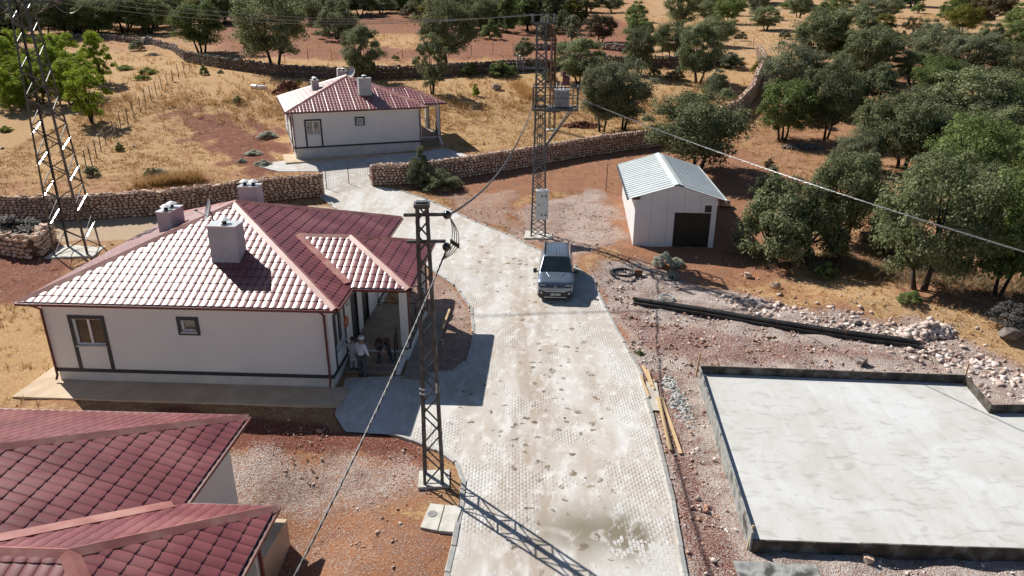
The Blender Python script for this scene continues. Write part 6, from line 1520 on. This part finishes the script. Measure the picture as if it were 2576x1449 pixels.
boulder('orange tinted boulder behind the right corner of the shed', 1822, 520, 38, M_stA, 1); boulder('boulder half hidden by weeds above the rubble bank', 1952, 725, 28, M_stA, 2); boulder('round stone left of the weeds below the shed shadow', 1880, 698, 26, M_stA, 3)
boulder('dark boulder in the straw left of the tower', 1250, 226, 28, M_stB, 0); boulder('pale boulder lying on the edge of the far wood shadow', 2178, 605, 40, M_stB, 1); boulder('white stone beside the grey weed near the far house', 658, 347, 14, M_stA, 4); boulder('large bluish boulder in shade at the right edge', 2540, 850, 60, M_stB, 3)
boulder('dark stone on top of the pale rubble bank', 2155, 815, 26, M_stB, 2); boulder('white splashed stone below the front edge of the slab', 2180, 1412, 36, M_gra, 5); boulder('flat grey stone on the rubble behind the slab', 2165, 915, 30, M_stB, 4)
p = at(650, 224); m = MB(p)
for k in range(5): m.box((p.x-.3*k+.6, p.y+.1*k, p.z+.2), (.7, .5, .35), rz=k*.7, rx=.3*k)
o = m.build('white_sack', M_white); o.location = p; tag(o, 'crumpled white sack lying in the straw left of the red soil heap', 'sack')

# straw: blades gathered in tufts, one object per field
def tufts(name, X, Y, rs, h0, h1_, M, nb=5, w=.03, spread=.12):
    n = len(X); Z = hgt(X, Y); a = rs.uniform(0, 6.28, (n, nb)); r = rs.rand(n, nb)*spread; bx = X[:, None]+r*np.cos(a); by = Y[:, None]+r*np.sin(a)
    hh = rs.uniform(h0, h1_, (n, 1))*rs.uniform(.6, 1.2, (n, nb)); ln = rs.uniform(.3, 1.6, (n, nb))*hh; a2 = rs.uniform(0, 6.28, (n, nb))
    tx, ty = bx+ln*np.cos(a2), by+ln*np.sin(a2); px_, py_ = -np.sin(a2)*w/2, np.cos(a2)*w/2; z0 = np.repeat(Z[:, None], nb, 1)
    V = np.stack([np.stack([bx-px_, by-py_, z0-.02], -1), np.stack([bx+px_, by+py_, z0-.02], -1), np.stack([tx, ty, z0+hh], -1)], 2).reshape(-1, 3)
    F = np.arange(len(V)).reshape(-1, 3); me = np_mesh(name, V, F, M)
    t = me.attributes.new('tone', 'FLOAT', 'POINT'); t.data.foreach_set('value', np.repeat(np.clip(rs.normal(.5, .25, (n, nb)), 0, 1).ravel(), 3).astype(np.float32)); return tag(link(name, me), kind='stuff')
M_straw = leaf_material('dry_straw', (.28, .14, .05), (.55, .34, .14), (.74, .54, .27), .3)
M_weed = leaf_material('dry_weeds', (.16, .11, .06), (.33, .24, .13), (.5, .42, .28), .2)
X, Y, rs = scat(60000, -45, 26, 42, 82, lambda X, Y, M: M[:, 0]*(1-M[:, 3]*.7)*(.15+.85*noisemap(X, Y, .9)**1.5), 21)
tufts('straw_grass', X, Y, rs, .05, .2, M_straw, 6, .05, .3)
X, Y, rs = scat(30000, -90, 110, 80, 200, lambda X, Y, M: M[:, 0]*(.1+.9*noisemap(X, Y, .35)**1.5), 22)
tufts('straw_grass', X, Y, rs, .2, .6, M_straw, 5, .10, .4)
X, Y, rs = scat(26000, 10, 60, 24, 80, lambda X, Y, M: M[:, 0]*.9*(.15+.85*noisemap(X, Y, .8)**1.5), 23)
tufts('straw_grass', X, Y, rs, .08, .3, M_straw, 6, .045, .25)
X, Y, rs = scat(16000, -45, 70, 66, 90, lambda X, Y, M: .7*np.exp(-((Y-80)/6)**2)*noisemap(X, Y, .6), 24)
tufts('tall_dry_grass', X, Y, rs, .4, .9, M_straw, 7, .06, .3)
X, Y, rs = scat(9000, 12, 34, 26, 40, lambda X, Y, M: np.exp(-((Y-(41.5-.42*(X-10)))/1.6)**2)*(X > 12), 25)
tufts('dry_weeds', X, Y, rs, .15, .5, M_weed, 8, .03, .2)
X, Y, rs = scat(9000, -34, -17, 12, 40, lambda X, Y, M: .5*M[:, 0]*noisemap(X, Y, .9), 26)
tufts('straw_grass', X, Y, rs, .1, .3, M_straw, 6, .035)
X, Y, rs = scat(9000, -10, 30, 40, 64, lambda X, Y, M: .3*(noisemap(X, Y, .7)**3), 27)
tufts('dry_weeds', X, Y, rs, .08, .25, M_weed, 5, .03)
def clump(lab, x0, y0, x1, y1, n, h, M=M_straw):
    a, b = at(x0, y0), at(x1, y1); rs = np.random.RandomState(int(x0+y0)); k = rs.rand(n); X = a.x+(b.x-a.x)*k+rs.normal(0, .35, n); Y = a.y+(b.y-a.y)*k+rs.normal(0, .35, n)
    o = tufts('dry_grass', X, Y, rs, h*.6, h, M, 9, .035, .25); return o
clump('', 390, 462, 500, 455, 160, 1.0); clump('', 520, 450, 330, 470, 90, 1.2)
clump('', 1340, 250, 1300, 215, 300, 1.1); clump('', 2090, 650, 2180, 700, 200, .6, M_weed)
